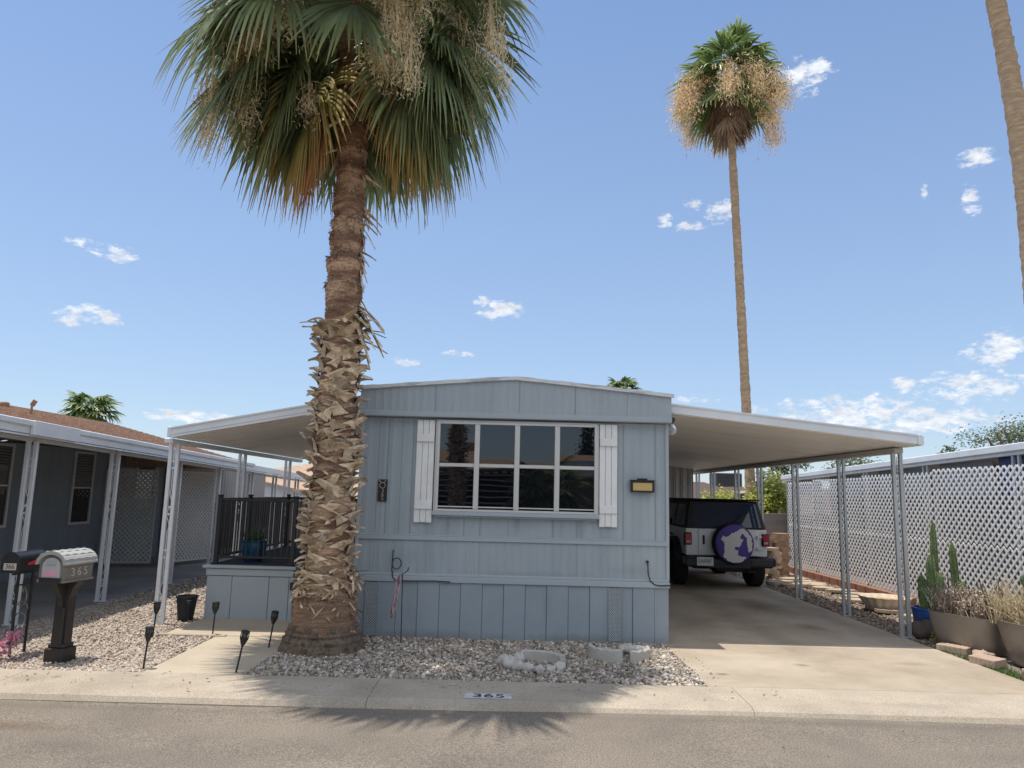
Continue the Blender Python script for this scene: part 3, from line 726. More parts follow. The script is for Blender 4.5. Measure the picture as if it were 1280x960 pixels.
def trunk_mesh(prof, cx, cy, n=40, seed=1, amp=.02, lean=None, rings=0):
    """prof: (r,z); bumpy trunk surface"""
    g = np.random.default_rng(seed); b = MB(); rows = []
    zs = [p[1] for p in prof]; rs = [p[0] for p in prof]
    step = rings or .05
    z = zs[0]; k = 0
    while z <= zs[-1]:
        r = float(np.interp(z, zs, rs)); ox, oy = lean(z) if lean else (0, 0)
        ring = g.uniform(-amp, amp) * (1.2 if k % 3 == 0 else .5)
        row = []
        ns = g.uniform(-amp, amp, n) * .7
        for i in range(n + 1):
            t = 2 * pi * (i % n) / n; rr = r + ring + ns[i % n]
            row.append((cx + ox + rr * cos(t), cy + oy + rr * sin(t), z))
        rows.append(row); z += step; k += 1
    b.grid(rows); return b

def boot(b, cx, cy, r, z, th, lat, rnd, L=.24, w0=.15, w1=.05, out=.12, up=.85, thick=.022, curl=0):
    er = Vector((cos(th), sin(th), 0)); et = Vector((-sin(th), cos(th), 0)); c = Vector((cx, cy, z))
    rows = []
    for s in (0, .25, .5, .75, 1):
        p = c + er * (r - .02 + out * s ** 1.4) + Z * (L * up * s - .35 * L * s * s * (1 - up) - curl * L * s * s) + et * (lat * L * s)
        w = (w0 + (w1 - w0) * s ** .7) / 2
        wd = (et - Z * lat * .5).normalized() * w; tk = (er * .8 + Z * .35) * thick * (1 - .35 * s)
        rows.append([p - wd, p + tk, p + wd, p - tk * .2, p - wd])
    k = len(b.v); b.v += [tuple(q) for r_ in rows for q in r_[:4]]
    fs = [(k + 4 * i + j, k + 4 * i + (j + 1) % 4, k + 4 * i + 4 + (j + 1) % 4, k + 4 * i + 4 + j) for i in range(4) for j in range(4)]
    fs.append((k + 16, k + 17, k + 18, k + 19)); b.f += fs; b.mi += [0] * len(fs)

def fibres(lm, cx, cy, r, z0, z1, n, rnd, L=(.05, .16), out=.05):
    for i in range(n):
        th = rnd.uniform(0, 2 * pi); z = rnd.uniform(z0, z1); er = Vector((cos(th), sin(th), 0)); et = Vector((-sin(th), cos(th), 0))
        p = Vector((cx, cy, z)) + er * (r(z) + .0); l = rnd.uniform(*L); d = er * rnd.uniform(.1, 1) * out * 2 + Z * rnd.uniform(-1, .5) * l + et * rnd.uniform(-.6, .6) * l
        lm.tri(p - et * .008, p + et * .008 + Z * .01, p + d, rnd.random())

PX, PY = -2.04, 8.47
def front_palm():
    rnd = random.Random(5)
    t = thing('fan_palm', 'stout front-yard fan palm with a criss-cross leaf-base trunk and full green crown', 'palm tree', (PX, PY, 0), group='palm trees with criss-cross trunks')
    prof = [(.43, -.03), (.42, .05), (.38, .20), (.35, .30), (.335, .33), (.33, .5), (.235, .66), (.22, 2.6), (.21, 3.6), (.205, 3.78), (.195, 4.2), (.18, 4.6), (.17, 5.2), (.17, 5.9), (.185, 6.4), (.24, 6.9), (.27, 7.5), (.12, 8.3)]
    zz_ = 3.9; saw = []
    while zz_ < 7.0:
        h_ = rnd.uniform(.16, .36); r0_ = float(np.interp(zz_, [p[1] for p in prof], [p[0] for p in prof])); saw += [(r0_ - .006, zz_), (r0_ + rnd.uniform(.008, .03), zz_ + h_ - .03)]; zz_ += h_
    prof = [p for p in prof if p[1] < 3.85] + saw + [p for p in prof if p[1] > 7.05]
    tr = trunk_mesh(prof, PX, PY, 44, 3, .012, rings=.035).build('trunk', m_trunkdark, t, smooth=True)
    tb = trunk_mesh([(.475, -.03), (.455, .04), (.425, .12), (.40, .2), (.375, .255), (.35, .275)], PX, PY, 72, 8, .014, rings=.016)
    tb.build('trunk_base', m_trunkbase, tr, smooth=True)
    tb = trunk_mesh([(.345, .26), (.352, .30), (.358, .40), (.345, .50), (.32, .56)], PX, PY, 60, 18, .008, rings=.016)
    tb.build('root_band', m_band, tr, smooth=True)
    b = MB(); zb = .62; row = 0
    while zb < 3.72:
        n = 11; rr = .248 - .012 * (zb / 3.7)
        for i in range(n):
            th = 2 * pi * (i + .5 * (row % 2) + rnd.uniform(-.15, .15)) / n + row * .05
            lat = (1 if rnd.random() < .5 else -1) * rnd.uniform(.3, 1.05)
            boot(b, PX, PY, rr, zb + rnd.uniform(-.06, .06), th + rnd.uniform(-.1, .1), lat, rnd, L=rnd.uniform(.15, .28), w0=rnd.uniform(.14, .22), w1=rnd.uniform(.045, .08), out=rnd.uniform(.045, .10), up=rnd.uniform(.05, .75), thick=.034)
        zb += .076; row += 1
    # ragged lower leaf bases
    for i in range(105):
        th = rnd.uniform(0, 2 * pi)
        boot(b, PX, PY, .31, rnd.uniform(.44, .84), th, rnd.uniform(-1.4, 1.4), rnd, L=rnd.uniform(.12, .22), w0=.12, w1=.05, out=rnd.uniform(.02, .07), up=rnd.uniform(-.35, .3), thick=.03)
    b2, b = b, MB()
    for i in range(14):  # loose dark strips on the right flank
        th = rnd.uniform(-1.0, .1)
        boot(b, PX, PY, .30, rnd.uniform(.35, .95), th, rnd.uniform(-.4, 1.0), rnd, L=rnd.uniform(.15, .32), w0=.06, w1=.02, out=rnd.uniform(.04, .18), up=rnd.uniform(-.7, .6), thick=.012)
    b.build('loose_strips', m_trunkdark, tr); b = b2
    # ragged collar of petiole stubs
    for i in range(22):
        th = rnd.uniform(0, 2 * pi); boot(b, PX, PY, .23, rnd.uniform(3.5, 3.74), th, rnd.uniform(-.3, .3), rnd, L=rnd.uniform(.25, .42), w0=.14, w1=.035, out=rnd.uniform(.12, .38), up=rnd.uniform(.0, .6), thick=.022, curl=.2)
    for i in range(14):
        th = rnd.uniform(-.75, .25); boot(b, PX, PY, .21, rnd.uniform(3.66, 3.92), th, rnd.uniform(-.5, .3), rnd, L=rnd.uniform(.28, .5), w0=.15, w1=.04, out=rnd.uniform(.18, .36), up=rnd.uniform(-.6, .2), thick=.022, curl=.35)
    for zc, th0, th1, n in ((4.05, -.3, .3, 2), (4.55, -.5, .4, 6), (4.95, -.4, .4, 3), (5.12, -.5, .4, 8), (5.62, -.4, .5, 4), (5.9, -3.3, -2.8, 2), (6.3, -3.1, 0, 14), (6.6, -3.1, 0, 18), (6.85, -3.1, 0, 18), (7.05, -3.1, 0, 18)):
        for i in range(n):
            boot(b, PX, PY, .17, zc + rnd.uniform(-.08, .08), rnd.uniform(th0, th1), rnd.uniform(-1.1, 1.1), rnd, L=rnd.uniform(.12, .32), w0=rnd.uniform(.07, .14), w1=rnd.uniform(.03, .07), out=rnd.uniform(.05, .2), up=rnd.uniform(-.6, .2), thick=.02, curl=.3)
    b.build('leaf_bases', m_boot, tr)
    lm = LM(); rf = lambda z: float(np.interp(z, [p[1] for p in prof], [p[0] for p in prof]))
    fibres(lm, PX, PY, rf, 3.75, 7.2, 4200, rnd, (.02, .06), .012)
    for q in saw[1::2]: fibres(lm, PX, PY, lambda z: q[0] - .005, q[1] - .03, q[1] + .03, 130, rnd, (.03, .12), .022); fibres(lm, PX, PY, lambda z: .33, .44, .62, 50, rnd, (.03, .10), .03)
    lm.build('loose_fibre', m_fibre, tr)
    # crown
    lm = LM(); ly = LM(); n = 80; top = Vector((PX, PY, 7.88))
    for i in range(n):
        az = i * 2.39996 + rnd.uniform(-.2, .2); u = i / (n - 1)
        el = 1.35 - 1.75 * u ** .85 + rnd.uniform(-.12, .12)
        if cos(az + pi / 2) > .60 and el < .62: az += 1.0 if rnd.random() < .5 else -1.0
        base = top + Vector((cos(az) * .2, sin(az) * .2, .55 - .8 * u))
        pl = rnd.uniform(.88, 1.25) * (1.0 - .1 * u); Rf = rnd.uniform(.98, 1.22)
        frond(lm, base, az, el, pl, Rf, 46, rnd, bend=rnd.uniform(.45, .9), droop=rnd.uniform(.35, .75), tw=rnd.uniform(-.35, .35))
    # low hanging leaves left, right and behind the trunk
    for az, el, pl, Rf in ((3.25, -.45, 1.15, 1.2), (3.6, -.6, 1.1, 1.2), (2.85, -.5, 1.2, 1.15), (-.2, -.5, 1.15, 1.2), (.25, -.5, 1.1, 1.15), (-.45, -.6, 1.1, 1.15), (3.0, -.75, .9, 1.15), (.7, -.6, 1.1, 1.15), (2.4, -.6, 1.1, 1.15), (3.5, -.25, 1.3, 1.2), (-.40, -.25, 1.1, 1.15), (1.2, -.7, 1.0, 1.1), (1.9, -.7, 1.0, 1.1), (1.55, -.4, 1.2, 1.1), (-.05, -.15, 1.1, 1.15), (3.1, -.05, 1.3, 1.2)):
        frond(lm, top + Vector((cos(az) * .2, sin(az) * .2, -.25)), az, el, pl, Rf, 48, rnd, bend=.75, droop=.5, tw=rnd.uniform(-.3, .3))
    cr = lm.build('crown', m_frond, t)
    for az, el, pl, Rf, o_ in ((3.35, -.95, .95, 1.15, -.5), (3.6, -1.05, .85, 1.15, -.6), (-.1, -.95, .95, 1.1, -.25), (-.35, -1.05, .9, 1.05, -.35), (3.05, -.8, 1.1, 1.1, -.4), (.3, -.85, 1.0, 1.05, -.3), (.05, -.75, 1.05, 1.1, -.3)):
        ly2 = LM(); frond(ly2, top + Vector((cos(az) * .2, sin(az) * .2, o_)), az, el, pl, Rf, 44, rnd, bend=.5, droop=.5, tw=rnd.uniform(-.3, .3))
        ly2.build('yellowing_leaf', m_frondyel, t)
    for e_, a_ in ((3.85, -1.25), (3.65, -1.2)):
        ld = LM(); frond(ld, top + Vector((-.2, -.1, -.85)), e_, a_, .80, 1.1, 36, rnd, bend=.4, droop=.2, amax=.75, tw=.2); ld.build('dead_leaf', m_fronddead, t)
    for az, el, L in ((-.95, .1, 1.9), (-.8, .0, 1.7), (-1.1, .25, 1.9), (-1.0, .5, 2.1), (-2.0, .6, 2.0), (-2.4, .5, 2.0), (-.1, .5, 2.5), (.3, .5, 2.4), (3.3, .25, 2.7), (3.6, .2, 2.6), (-2.8, .6, 2.2)):
        lf = LM(); flower_stalk(lf, top + Vector((cos(az) * .2, sin(az) * .2, .1)), az, el, L * .95, rnd, n=130, bend=2.7, size=.055, clump=.095, tw=.012)
        lf.build('flower_stalk', m_flower, t)
    for (dx, dy, z0, L, n_) in ((.50, -.95, 8.15, 1.75, 150), (.68, -.85, 8.2, 1.95, 150), (.58, -1.05, 8.0, 1.3, 130), (.82, -.9, 8.15, 1.15, 90), (-1.45, -.7, 8.4, 1.0, 90), (-1.0, -.8, 8.3, .8, 80), (1.60, -.5, 8.0, 1.15, 90), (1.75, -.3, 7.7, 1.1, 60), (-1.6, -.5, 6.9, 1.2, 45), (-1.75, -.3, 6.8, 1.0, 30), (-.55, -.9, 8.3, 1.1, 70), (-.42, -.6, 6.6, .55, 40)):
        lf = LM(); flower_stalk(lf, Vector((PX + dx, PY + dy, z0)), -1.0, -1.3, L, rnd, n=int(n_ * .7), bend=.2, size=.045, clump=.075, tw=.014); lf.build('flower_stalk', m_flower, t)
    return t
palm = front_palm()

def tall_palm(name, label, x, y, H, rt, crownR, seed, lean=None, detail=26, nf=44, flowers=0, skirt=24, r0=None, rb=1.15, spread=1.0):
    rnd = random.Random(seed); t = thing(name, label, 'palm tree', (x, y, 0))
    lean = lean or (lambda z: (0, 0)); r0 = r0 or rt * 1.5
    trunk_mesh([(r0, -.1), (r0 * .82, 1.0), (rt * rb, H * .25), (rt, H * .6), (rt * .92, H)], x, y, 26, seed, rt * .09, lean, .09).build('trunk', m_talltrunk, t, smooth=True)
    ox, oy = lean(H); top = Vector((x + ox, y + oy, H)); k = crownR
    lm = LM()
    for i in range(nf):
        az = i * 2.39996; u = i / (nf - 1); el = 1.4 - 1.6 * u + rnd.uniform(-.12, .12)
        frond(lm, top + Vector((0, 0, k * (.28 - .3 * u))), az, el, k * .46 * rnd.uniform(.85, 1.1), k * .60 * rnd.uniform(.9, 1.1), detail, rnd, bend=rnd.uniform(.4, .9), droop=.5, pw=.02, secs=(.06, .45, .8, 1.0))
    lm.build('crown', m_frondfar, t)
    ld = LM()
    for i in range(skirt):
        az = i * 2.39996 + .4
        frond(ld, top + Vector((cos(az) * rt, sin(az) * rt, k * rnd.uniform(-.40, .12))), az, rnd.uniform(-1.3, -.6), k * .30, k * .46, max(14, detail - 8), rnd, bend=.5, droop=.25, amax=.8, pw=.02, secs=(.06, .5, 1.0))
    ld.build('dead_leaves', m_skirt, t)
    for i in range(flowers):
        az = -1.35 + i * 2 * pi / max(1, flowers) + rnd.uniform(-.3, .3)
        lf = LM(); flower_stalk(lf, top + Vector((cos(az) * rt, sin(az) * rt, k * .18)), az, rnd.uniform(.25, .65), k * rnd.uniform(.85, 1.2) * spread, rnd, n=150, bend=2.2, size=.12, tw=.02, clump=.19 * k / 2)
        lf.build('flower_stalk', m_flower2, t)
    return t
tall_palm('fan_palm', 'very tall slender palm with tan flower clusters rising behind the carport', 7.75, 23.5, 15.75, .135, 1.95, 21, lambda z: (-.45 * (max(0, z) / 15) ** 1.2, 0), detail=24, nf=34, flowers=11, skirt=38, spread=1.18)
tall_palm('fan_palm', 'bare leaning palm trunk crossing the top right corner of the picture', 11.1, 15.2, 17.5, .20, 2.2, 33, lambda z: (.35 * sin(z / 17.5 * 3.0) - .75 * (z / 17.5) ** 2 * 1.1, 0), detail=20, flowers=4, r0=.34, rb=1.45)
tall_palm('fan_palm', 'distant bushy palm showing above the brown roof of the left neighbour', -23.2, 40, 5.35, .28, 1.65, 41, detail=14, nf=34, skirt=26)
tall_palm('fan_palm', 'small distant palm top peeking over the white gable roof', 6.15, 40, 7.3, .22, 1.15, 43, detail=14, nf=34, skirt=6)

# -------------------------------------------------- bushes and far trees
def leaf_cloud(lm, c, rad_, n, size, rnd, clumps=14, sub=.42):
    c = Vector(c); cl = []
    for i in range(clumps):
        d = Vector((rnd.gauss(0, 1), rnd.gauss(0, 1), rnd.gauss(.15, 1))).normalized() * rnd.uniform(.35, .95)
        cl.append((Vector((d.x * rad_[0], d.y * rad_[1], d.z * rad_[2])), rnd.uniform(.6, 1.15)))
    for i in range(n):
        o, k = rnd.choice(cl)
        p = c + o + Vector((rnd.gauss(0, sub * rad_[0] * .5 * k), rnd.gauss(0, sub * rad_[1] * .5 * k), rnd.gauss(0, sub * rad_[2] * .5 * k)))
        a = Vector((rnd.gauss(0, 1), rnd.gauss(0, 1), rnd.gauss(0, .7))).normalized() * size * rnd.uniform(.6, 1.3)
        q = a.orthogonal().normalized() * size * .33
        k2 = len(lm.v); lm.v += [tuple(p - a * .5), tuple(p + q), tuple(p + a * .5), tuple(p - q)]; t_ = rnd.random(); lm.t += [t_] * 4; lm.f.append((k2, k2 + 1, k2 + 2, k2 + 3))
m_leafy = M('yellow_green_leaf', (.36, .38, .06), .55, .2, 2, island=.45, trans=.3)
m_leafd = M('olive_leaf', (.085, .115, .04), .6, .2, 2, island=.5, trans=.25)
m_bark = M('bark', (.14, .10, .07), .9, .3, 9, .5, 30)
def bush(name, label, cat, c, r, n, size, mat, seed, trunk=None, clumps=16, group=None, sub=.42):
    rnd = random.Random(seed); t = thing(name, label, cat, (c[0], c[1], 0), group)
    lm = LM(); leaf_cloud(lm, c, r, n, size, rnd, clumps, sub); lm.build('crown', mat, t)
    b = MB()
    for i in range(7):
        a = rnd.uniform(0, 2 * pi); e = Vector((c[0] + cos(a) * r[0] * .6, c[1] + sin(a) * r[1] * .6, c[2] + rnd.uniform(-.1, .6) * r[2]))
        b0 = Vector((c[0] + cos(a) * .05, c[1] + sin(a) * .05, 0)); m_ = (b0 + e) / 2 + Vector((-cos(a) * r[0] * .2, 0, r[2] * .2)); w0 = max(.03, r[0] * .06)
        b.tube([b0, m_, e], [w0, w0 * .7, w0 * .25], 6)
    b.build('trunk', m_bark, t); return t
bush('round_bush', 'round yellow-green bush seen over the parked car roof', 'bush', (6.75, 23.2, 1.5), (.75, .7, .62), 4200, .09, m_leafy, 51, clumps=26)
bush('leafy_tree', 'upright yellow-green shrub behind the block wall beside the lattice fence', 'bush', (8.0, 22.6, 1.65), (.62, .6, .95), 5200, .10, m_leafy, 52, clumps=26)
bush('feathery_tree', 'wispy olive tree behind the yellow-green shrub', 'tree', (11.2, 30, 3.0), (1.0, 1.0, .9), 1500, .12, m_leafd, 53, clumps=16)
bush('feathery_tree', 'distant thin olive treetop between the carport posts', 'tree', (15.6, 34, 3.3), (1.5, 1.2, .75), 1500, .12, m_leafd, 54, clumps=16)
bush('mesquite_tree', 'feathery green tree rising behind the right neighbour roof at the picture edge', 'tree', (14.3, 20, 3.25), (1.75, 1.4, 1.05), 7500, .085, m_leafd, 55, clumps=40, sub=.35)
bush('mesquite_tree', 'small sprig of a feathery tree left of the larger one over the right roof', 'tree', (12.25, 20.4, 3.05), (.45, .5, .4), 600, .08, m_leafd, 56, clumps=9)
bush('garden_tree', 'distant green treetop beside the pink house behind the patio cover', 'tree', (-10.2, 40, 1.6), (1.1, 1.0, .75), 1600, .14, m_leafd, 57, clumps=16)
bush('garden_tree', 'tiny dark treetop behind the ridge of the pink house', 'tree', (-13.4, 46, 2.35), (.5, .5, .45), 400, .14, m_leafd, 58, clumps=8)
# ------------------------------------------------------------ left neighbour
m_nwall = M('slate_blue_wall', (.265, .29, .31), .65, .07, 2.5, .1, 40, stretch=(4, 4, .5), col2=(.235, .26, .28), c2s=1)
m_nwall2 = M('taupe_wall', (.30, .285, .265), .65, .07, 2.5, stretch=(5, 5, .3))
m_shing = M('brown_shingle', (.50, .335, .235), .9, .22, 7, .5, 30, stretch=(5, 1, 1), col2=(.40, .26, .175), c2s=6, speck=.3, specks=30)
m_int = M('dim_blind', (.16, .16, .155), .7, .1, 4)
m_dark = glass_mat('dim_window_glass', (.012, .013, .015), .05, 1.5)
nb = thing('neighbour_home', 'slate-blue neighbour home with brown shingle roof and open carport side', 'house', (-8.7, 9, 0))
WX = -8.7
b = MB()
ys = np.arange(3, 18.61, .2)
b.grid([[(WX + (.006 if i % 2 else 0), y, 0) for i, y in enumerate(ys)], [(WX + (.006 if i % 2 else 0), y, 2.42) for i, y in enumerate(ys)]])
b.box(-13, WX - .02, 3, 18.5, 0, 2.42)
b.build('wall', m_nwall, nb)
b = MB(); b.box(WX - .03, WX + .03, 3, 18.5, .14, .2)
for y in np.arange(3.5, 17.5, 1.22): b.box(WX + .0, WX + .025, y, y + 1.16, .02, .5, .004)
b.build('skirting', m_nwall, nb)
b = MB(); pts = wave(0, 7.4, 0, 0, 0, .2, .012); b.grid([[(WX + .1 + d, 18.52 + x, 0) for x, d in pts], [(WX + .1 + d, 18.52 + x, 2.42) for x, d in pts]]); b.box(-11, WX + .085, 18.52, 25.9, 0, 2.42)
b.box(WX + .1, WX + .13, 20.9, 20.95, 0, 2.05); b.box(WX + .1, WX + .13, 21.75, 21.8, 0, 2.05)
b.build('back_room_wall', m_nwall2, nb)
def nwin(y0, y1, z0, z1, x=WX, blind=.5):
    b = MB()
    for a, c, d, e in ((y0 - .05, y0, z0 - .05, z1 + .05), (y1, y1 + .05, z0 - .05, z1 + .05), (y0, y1, z1, z1 + .05), (y0, y1, z0 - .05, z0)): b.box(x, x + .045, a, c, d, e, .004)
    b.box(x, x + .03, y0, y1, (z0 + z1) / 2 - .015, (z0 + z1) / 2 + .015)
    f_ = b.build('window', m_frame, nb)
    b = MB(); b.box(x + .008, x + .014, y0, y1, z0, z1); b.build('pane', m_dark, f_)
    if blind:
        b = MB(); z = z1
        while z > z1 - (z1 - z0) * blind: b.box(x + .0145, x + .0165, y0 + .02, y1 - .02, z - .045, z - .006); z -= .05
        b.build('blind', m_int, f_)
nwin(11.6, 12.75, 1.0, 2.34, blind=.55); nwin(14.66, 15.28, .97, 2.33, blind=.5)
nwin(17.12, 17.98, 1.45, 2.22, blind=0)
b = MB()   # roof: eave side, ridge, far gable rake
e0, e1, r0, r1 = (-6.12, 2.0, 2.53), (-6.12, 16.55, 2.53), (-9.1, 2.0, 3.07), (-9.1, 16.55, 3.07)
n = 24
rows = []; fall = .0255 * 14.6
for i in range(n + 1):
    t_ = i / n; x = -5.76 - 3.3 * t_; z = 2.62 + .47 * t_
    rows += [[(x, 2.0, z + .012), (x, 16.6, z + .012 - fall * (1 - t_))]]
    if i < n: rows += [[(x - 3.3 / n, 2.0, z + .47 / n + .002), (x - 3.3 / n, 16.6, z + .47 / n + .002 - fall * (1 - t_))]]
b.grid(rows); b.grid([[(-9.06, 2, 3.10), (-9.06, 16.6, 3.10)], [(-13.5, 2, 2.3), (-13.5, 16.6, 2.3)]])
b.add([(-5.78, 16.58, 2.24), (-9.06, 16.58, 3.08), (-13.4, 16.58, 2.3), (-5.78, 16.58, 2.14), (-13.4, 16.58, 2.1)], [(0, 1, 2, 4, 3)])
rf = b.build('roof', m_shing, nb)
b = MB(); b.lathe([(.018, 2.7), (.018, 3.02)], (-8.0, 12.1, 0), 10); b.bar((-8.0, 12.1, 3.0), (-7.95, 12.1, 3.09), .045, .06); b.box(-8.7, -8.58, 12.3, 12.42, 2.9, 3.08, .02)
b.build('roof_vent', M('rusty_vent_pipe', (.27, .15, .09), .8, .2, 9), rf)
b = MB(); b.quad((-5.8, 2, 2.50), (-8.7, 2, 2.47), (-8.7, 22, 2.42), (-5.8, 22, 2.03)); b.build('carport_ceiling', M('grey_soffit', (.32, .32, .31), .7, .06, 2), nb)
b = MB(); ez = lambda y: 2.395 - .0255 * (y - 8.2)      # eave beam falls gently to the back
b.bar((-5.80, 2, ez(2)), (-5.80, 22.3, ez(22.3)), .05, .13, b=.006); b.bar((-5.755, 2, ez(2) + .06), (-5.755, 16.5, ez(16.5) + .06), .045, .07, b=.01); b.bar((-5.79, 2, ez(2) - .085), (-5.79, 22.3, ez(22.3) - .085), .03, .02)
b.bar((-5.745, 8.75, ez(8.75) + .01), (-5.745, 9.7, ez(9.7) + .01), .05, .175, b=.006); b.bar((-6.1, 2, ez(2) - .09), (-6.1, 22.3, ez(22.3) - .09), .05, .05)
b.build('fascia', m_whitealu, nb)
for y in (9.3, 11.28): trellis_post(nb, -6.08, y, 0, 2.26, .05, 0, m_whitealu, .048)
for y in (13.5, 15.35): trellis_post(nb, -6.10, y, 0, 2.22, .048, 0, m_whitealu, .046)
for y in (17.35, 19.1, 21.1): trellis_post(nb, -6.10, y, 0, 2.13, .04, 0, m_whitealu, .045, False)
# security floodlight on the back room
t = thing('security_light', 'small black twin floodlight high on the taupe back-room wall', 'lamp', (-8.5, 19, 2.05))
b = MB(); b.box(-8.585, -8.5, 18.95, 19.1, 2.05, 2.15, .01); b.build('mount', m_black, t)
for s in (-1, 1):
    b = MB(); b.lathe([(.05, 0), (.075, .06), (.075, .16), (.0, .165)], (-8.5, 19.02 + s * .12, 2.05), 12, 'x'); b.build('lamp_head', m_black, t, smooth=True)
m_lat = M('pale_lattice_vinyl', (.62, .61, .58), .55, .08, 3)
for (o, u, W, lab) in (((-8.62, 15.75, .10), (1, .22, 0), 1.0, 'pale lattice screen facing the street at the back of the neighbour carport'), ((-7.36, 16.1, .10), (.42, 1.25, 0), 1.35, 'pale lattice screen angled back between the neighbour carport posts')):
    t = thing('lattice_screen', lab, 'lattice', (o[0], o[1], 0), 'lattice screens in the neighbour carport')
    b = MB(); lattice(b, o, u, (0, 0, 1), W, 1.95, .072, .036, .005, .003); b.build('lattice_panel', m_lat, t)
    b = MB(); uu = Vector(u).normalized(); q = Vector(o)
    for a, c in ((0, 0), (W, W)): b.bar(q + uu * a, q + uu * a + Z * 1.95, .03, .03)
    b.bar(q, q + uu * W, .03, .03); b.bar(q + Z * 1.95, q + uu * W + Z * 1.95, .03, .03); b.build('frame', m_lat, t)

# far pink house with a gable, beyond the back of the lots
t = thing('pink_house', 'distant house with grey gable, pink lower wall and brown roof', 'house', (-11, 32, 0))
b = MB(); b.box(-12.2, -8.0, 32, 42, -.1, 1.35); b.build('wall', M('pink_stucco', (.42, .27, .22), .85, .08, 3), t)
b = MB(); b.prism([(-13.6, 1.35), (-8.0, 1.38), (-9.0, 1.6), (-11.8, 2.2), (-13.6, 1.8)], 31.9, 32.1, 'y'); b.box(-12.2, -8, 31.85, 31.95, 1.35, 1.45); b.build('gable', M('pale_grey_siding', (.50, .53, .56), .7, .05, 3), t)
b = MB(); b.box(-11.1, -10.5, 31.93, 32.0, .2, 1.05); wn_ = b.build('window', m_dark, t)
b = MB(); b.box(-11.16, -10.44, 31.90, 31.98, 1.05, 1.12); b.build('sill', m_nwall2, wn_)
m_farroof = M('tan_shingle_roof', (.45, .30, .205), .9, .12, 3, col2=(.50, .35, .24), c2s=1)
b = MB(); b.add([(-11.9, 31.7, 2.25), (-7.3, 31.7, 1.28), (-6.6, 44, 1.3), (-11.9, 44, 3.2), (-14.5, 31.7, 1.7), (-14.5, 44, 2.6)], [(0, 1, 2, 3), (0, 3, 5, 4)]); b.build('roof', m_farroof, t, solid=.08)
# ------------------------------------------------------------- porch and rail
pd = thing('porch', 'blue-grey raised porch platform with panelled front beside the palm', 'porch', (-3.45, 10.1, 0))
b = MB(); b.box(-4.04, -2.88, 10.12, 13.5, 0, .66); b.build('platform', m_blue2, pd)
m_porch = M('porch_panel_paint', (.41, .46, .49), .5, .06, 3, .04, 30, col2=(.37, .42, .455), c2s=1.4)
b = MB(); x = -4.04
for wd in (.34, .50, .27): b.box(x + .003, x + wd - .003, 10.09, 10.118, 0.0, .56, .004); x += wd
b.box(-4.05, -2.875, 10.075, 10.115, .565, .655, .006); b.box(-2.925, -2.87, 10.08, 10.2, 0, .56, .004)
b.build('front_panel', m_porch, pd)
b = MB(); b.box(-4.10, -2.84, 10.05, 13.5, .66, .70, .008); b.build('deck_edge', m_porch, pd)
b = MB(); b.box(-4.02, -2.90, 10.14, 13.46, .7, .712); b.build('deck_carpet', M('dark_deck_carpet', (.035, .035, .035), .95, .2, 30), pd)
for x1_, y0, z1 in ((-2.1, 10.3, .22), (-2.1, 10.6, .44), (-1.9, 10.9, .66)):
    b = MB(); b.box(-2.86, x1_, y0, 13.5 if z1 > .6 else y0 + .298, 0, z1, .01); b.build('step', m_blue2, pd)
b = MB(); b.box(-2.90, -2.855, 10.03, 10.07, .40, .50); b.lathe([(.035, 0), (.035, .05)], (-2.86, 10.02, .47), 10, 'y'); b.build('latch', m_black, pd)
rl = thing('porch_railing', 'black metal railing with thin balusters around the porch', 'railing', (-3.97, 10.16, .712))
def rail(p, q, n, posts):
    p, q = Vector(p), Vector(q)
    b = MB(); b.bar(p + Z * .86, q + Z * .86, .035, .04, b=.006); b.bar(p + Z * .09, q + Z * .09, .03, .035, b=.005); b.build('rail', m_black, rl)
    b = MB()
    for i in range(1, n): c = p + (q - p) * i / n; b.bar(c + Z * .09, c + Z * .86, .016, .016)
    b.build('balusters', m_black, rl)
    for f_ in posts:
        c = p + (q - p) * f_; b = MB(); b.bar(c, c + Z * .90, .055, .055, b=.005); b.bar(c + Z * .90, c + Z * .925, .07, .07, b=.008); b.bar(c, c + Z * .012, .1, .1); b.build('post', m_black, rl)
rail((-3.97, 10.17, .712), (-2.93, 10.17, .712), 13, (0, 1))
rail((-3.97, 10.2, .712), (-3.97, 13.3, .712), 30, (.37, 1))
rail((-3.95, 13.32, .712), (-1.95, 13.32, .712), 20, (.35, .68))
t = thing('glazed_pot', 'teal-blue glazed pot with spiky plant on the porch behind the railing', 'plant pot', (-3.58, 10.5, .712))
b = MB(); b.lathe([(.12, .712), (.165, .80), (.175, .92), (.165, .985), (.18, 1.0), (.18, 1.015), (.15, 1.015), (.15, .97), (0, .97)], (-3.58, 10.5, 0), 8, wob=None)
b.build('pot', M('teal_glaze', (.012, .085, .16), .12, .3, 4, col2=(.008, .04, .11), c2s=5), t)
lm = LM(); rnd = random.Random(3)
for i in range(46):
    a = rnd.uniform(0, 2 * pi); e = rnd.uniform(.6, 1.5); L_ = rnd.uniform(.14, .27); p = Vector((-3.58 + .07 * cos(a), 10.5 + .07 * sin(a), .98)); d = Vector((cos(a) * cos(e), sin(a) * cos(e), sin(e))) * L_
    s_ = Vector((-sin(a), cos(a), 0)) * .014
    lm.ribbon([(p - s_, p + Z * .006, p + s_), (p + d * .6 - s_ * .8, p + d * .6 + Z * .006, p + d * .6 + s_ * .8), (p + d, p + d, p + d)], [0, .5, 1], 0)
lm.build('spiky_leaves', M('aloe_leaf', (.085, .14, .055), .5, .2, 5, island=.35), t)
t = thing('black_bucket', 'black plastic nursery bucket on the gravel beside the porch', 'bucket', (-4.22, 9.95, 0))
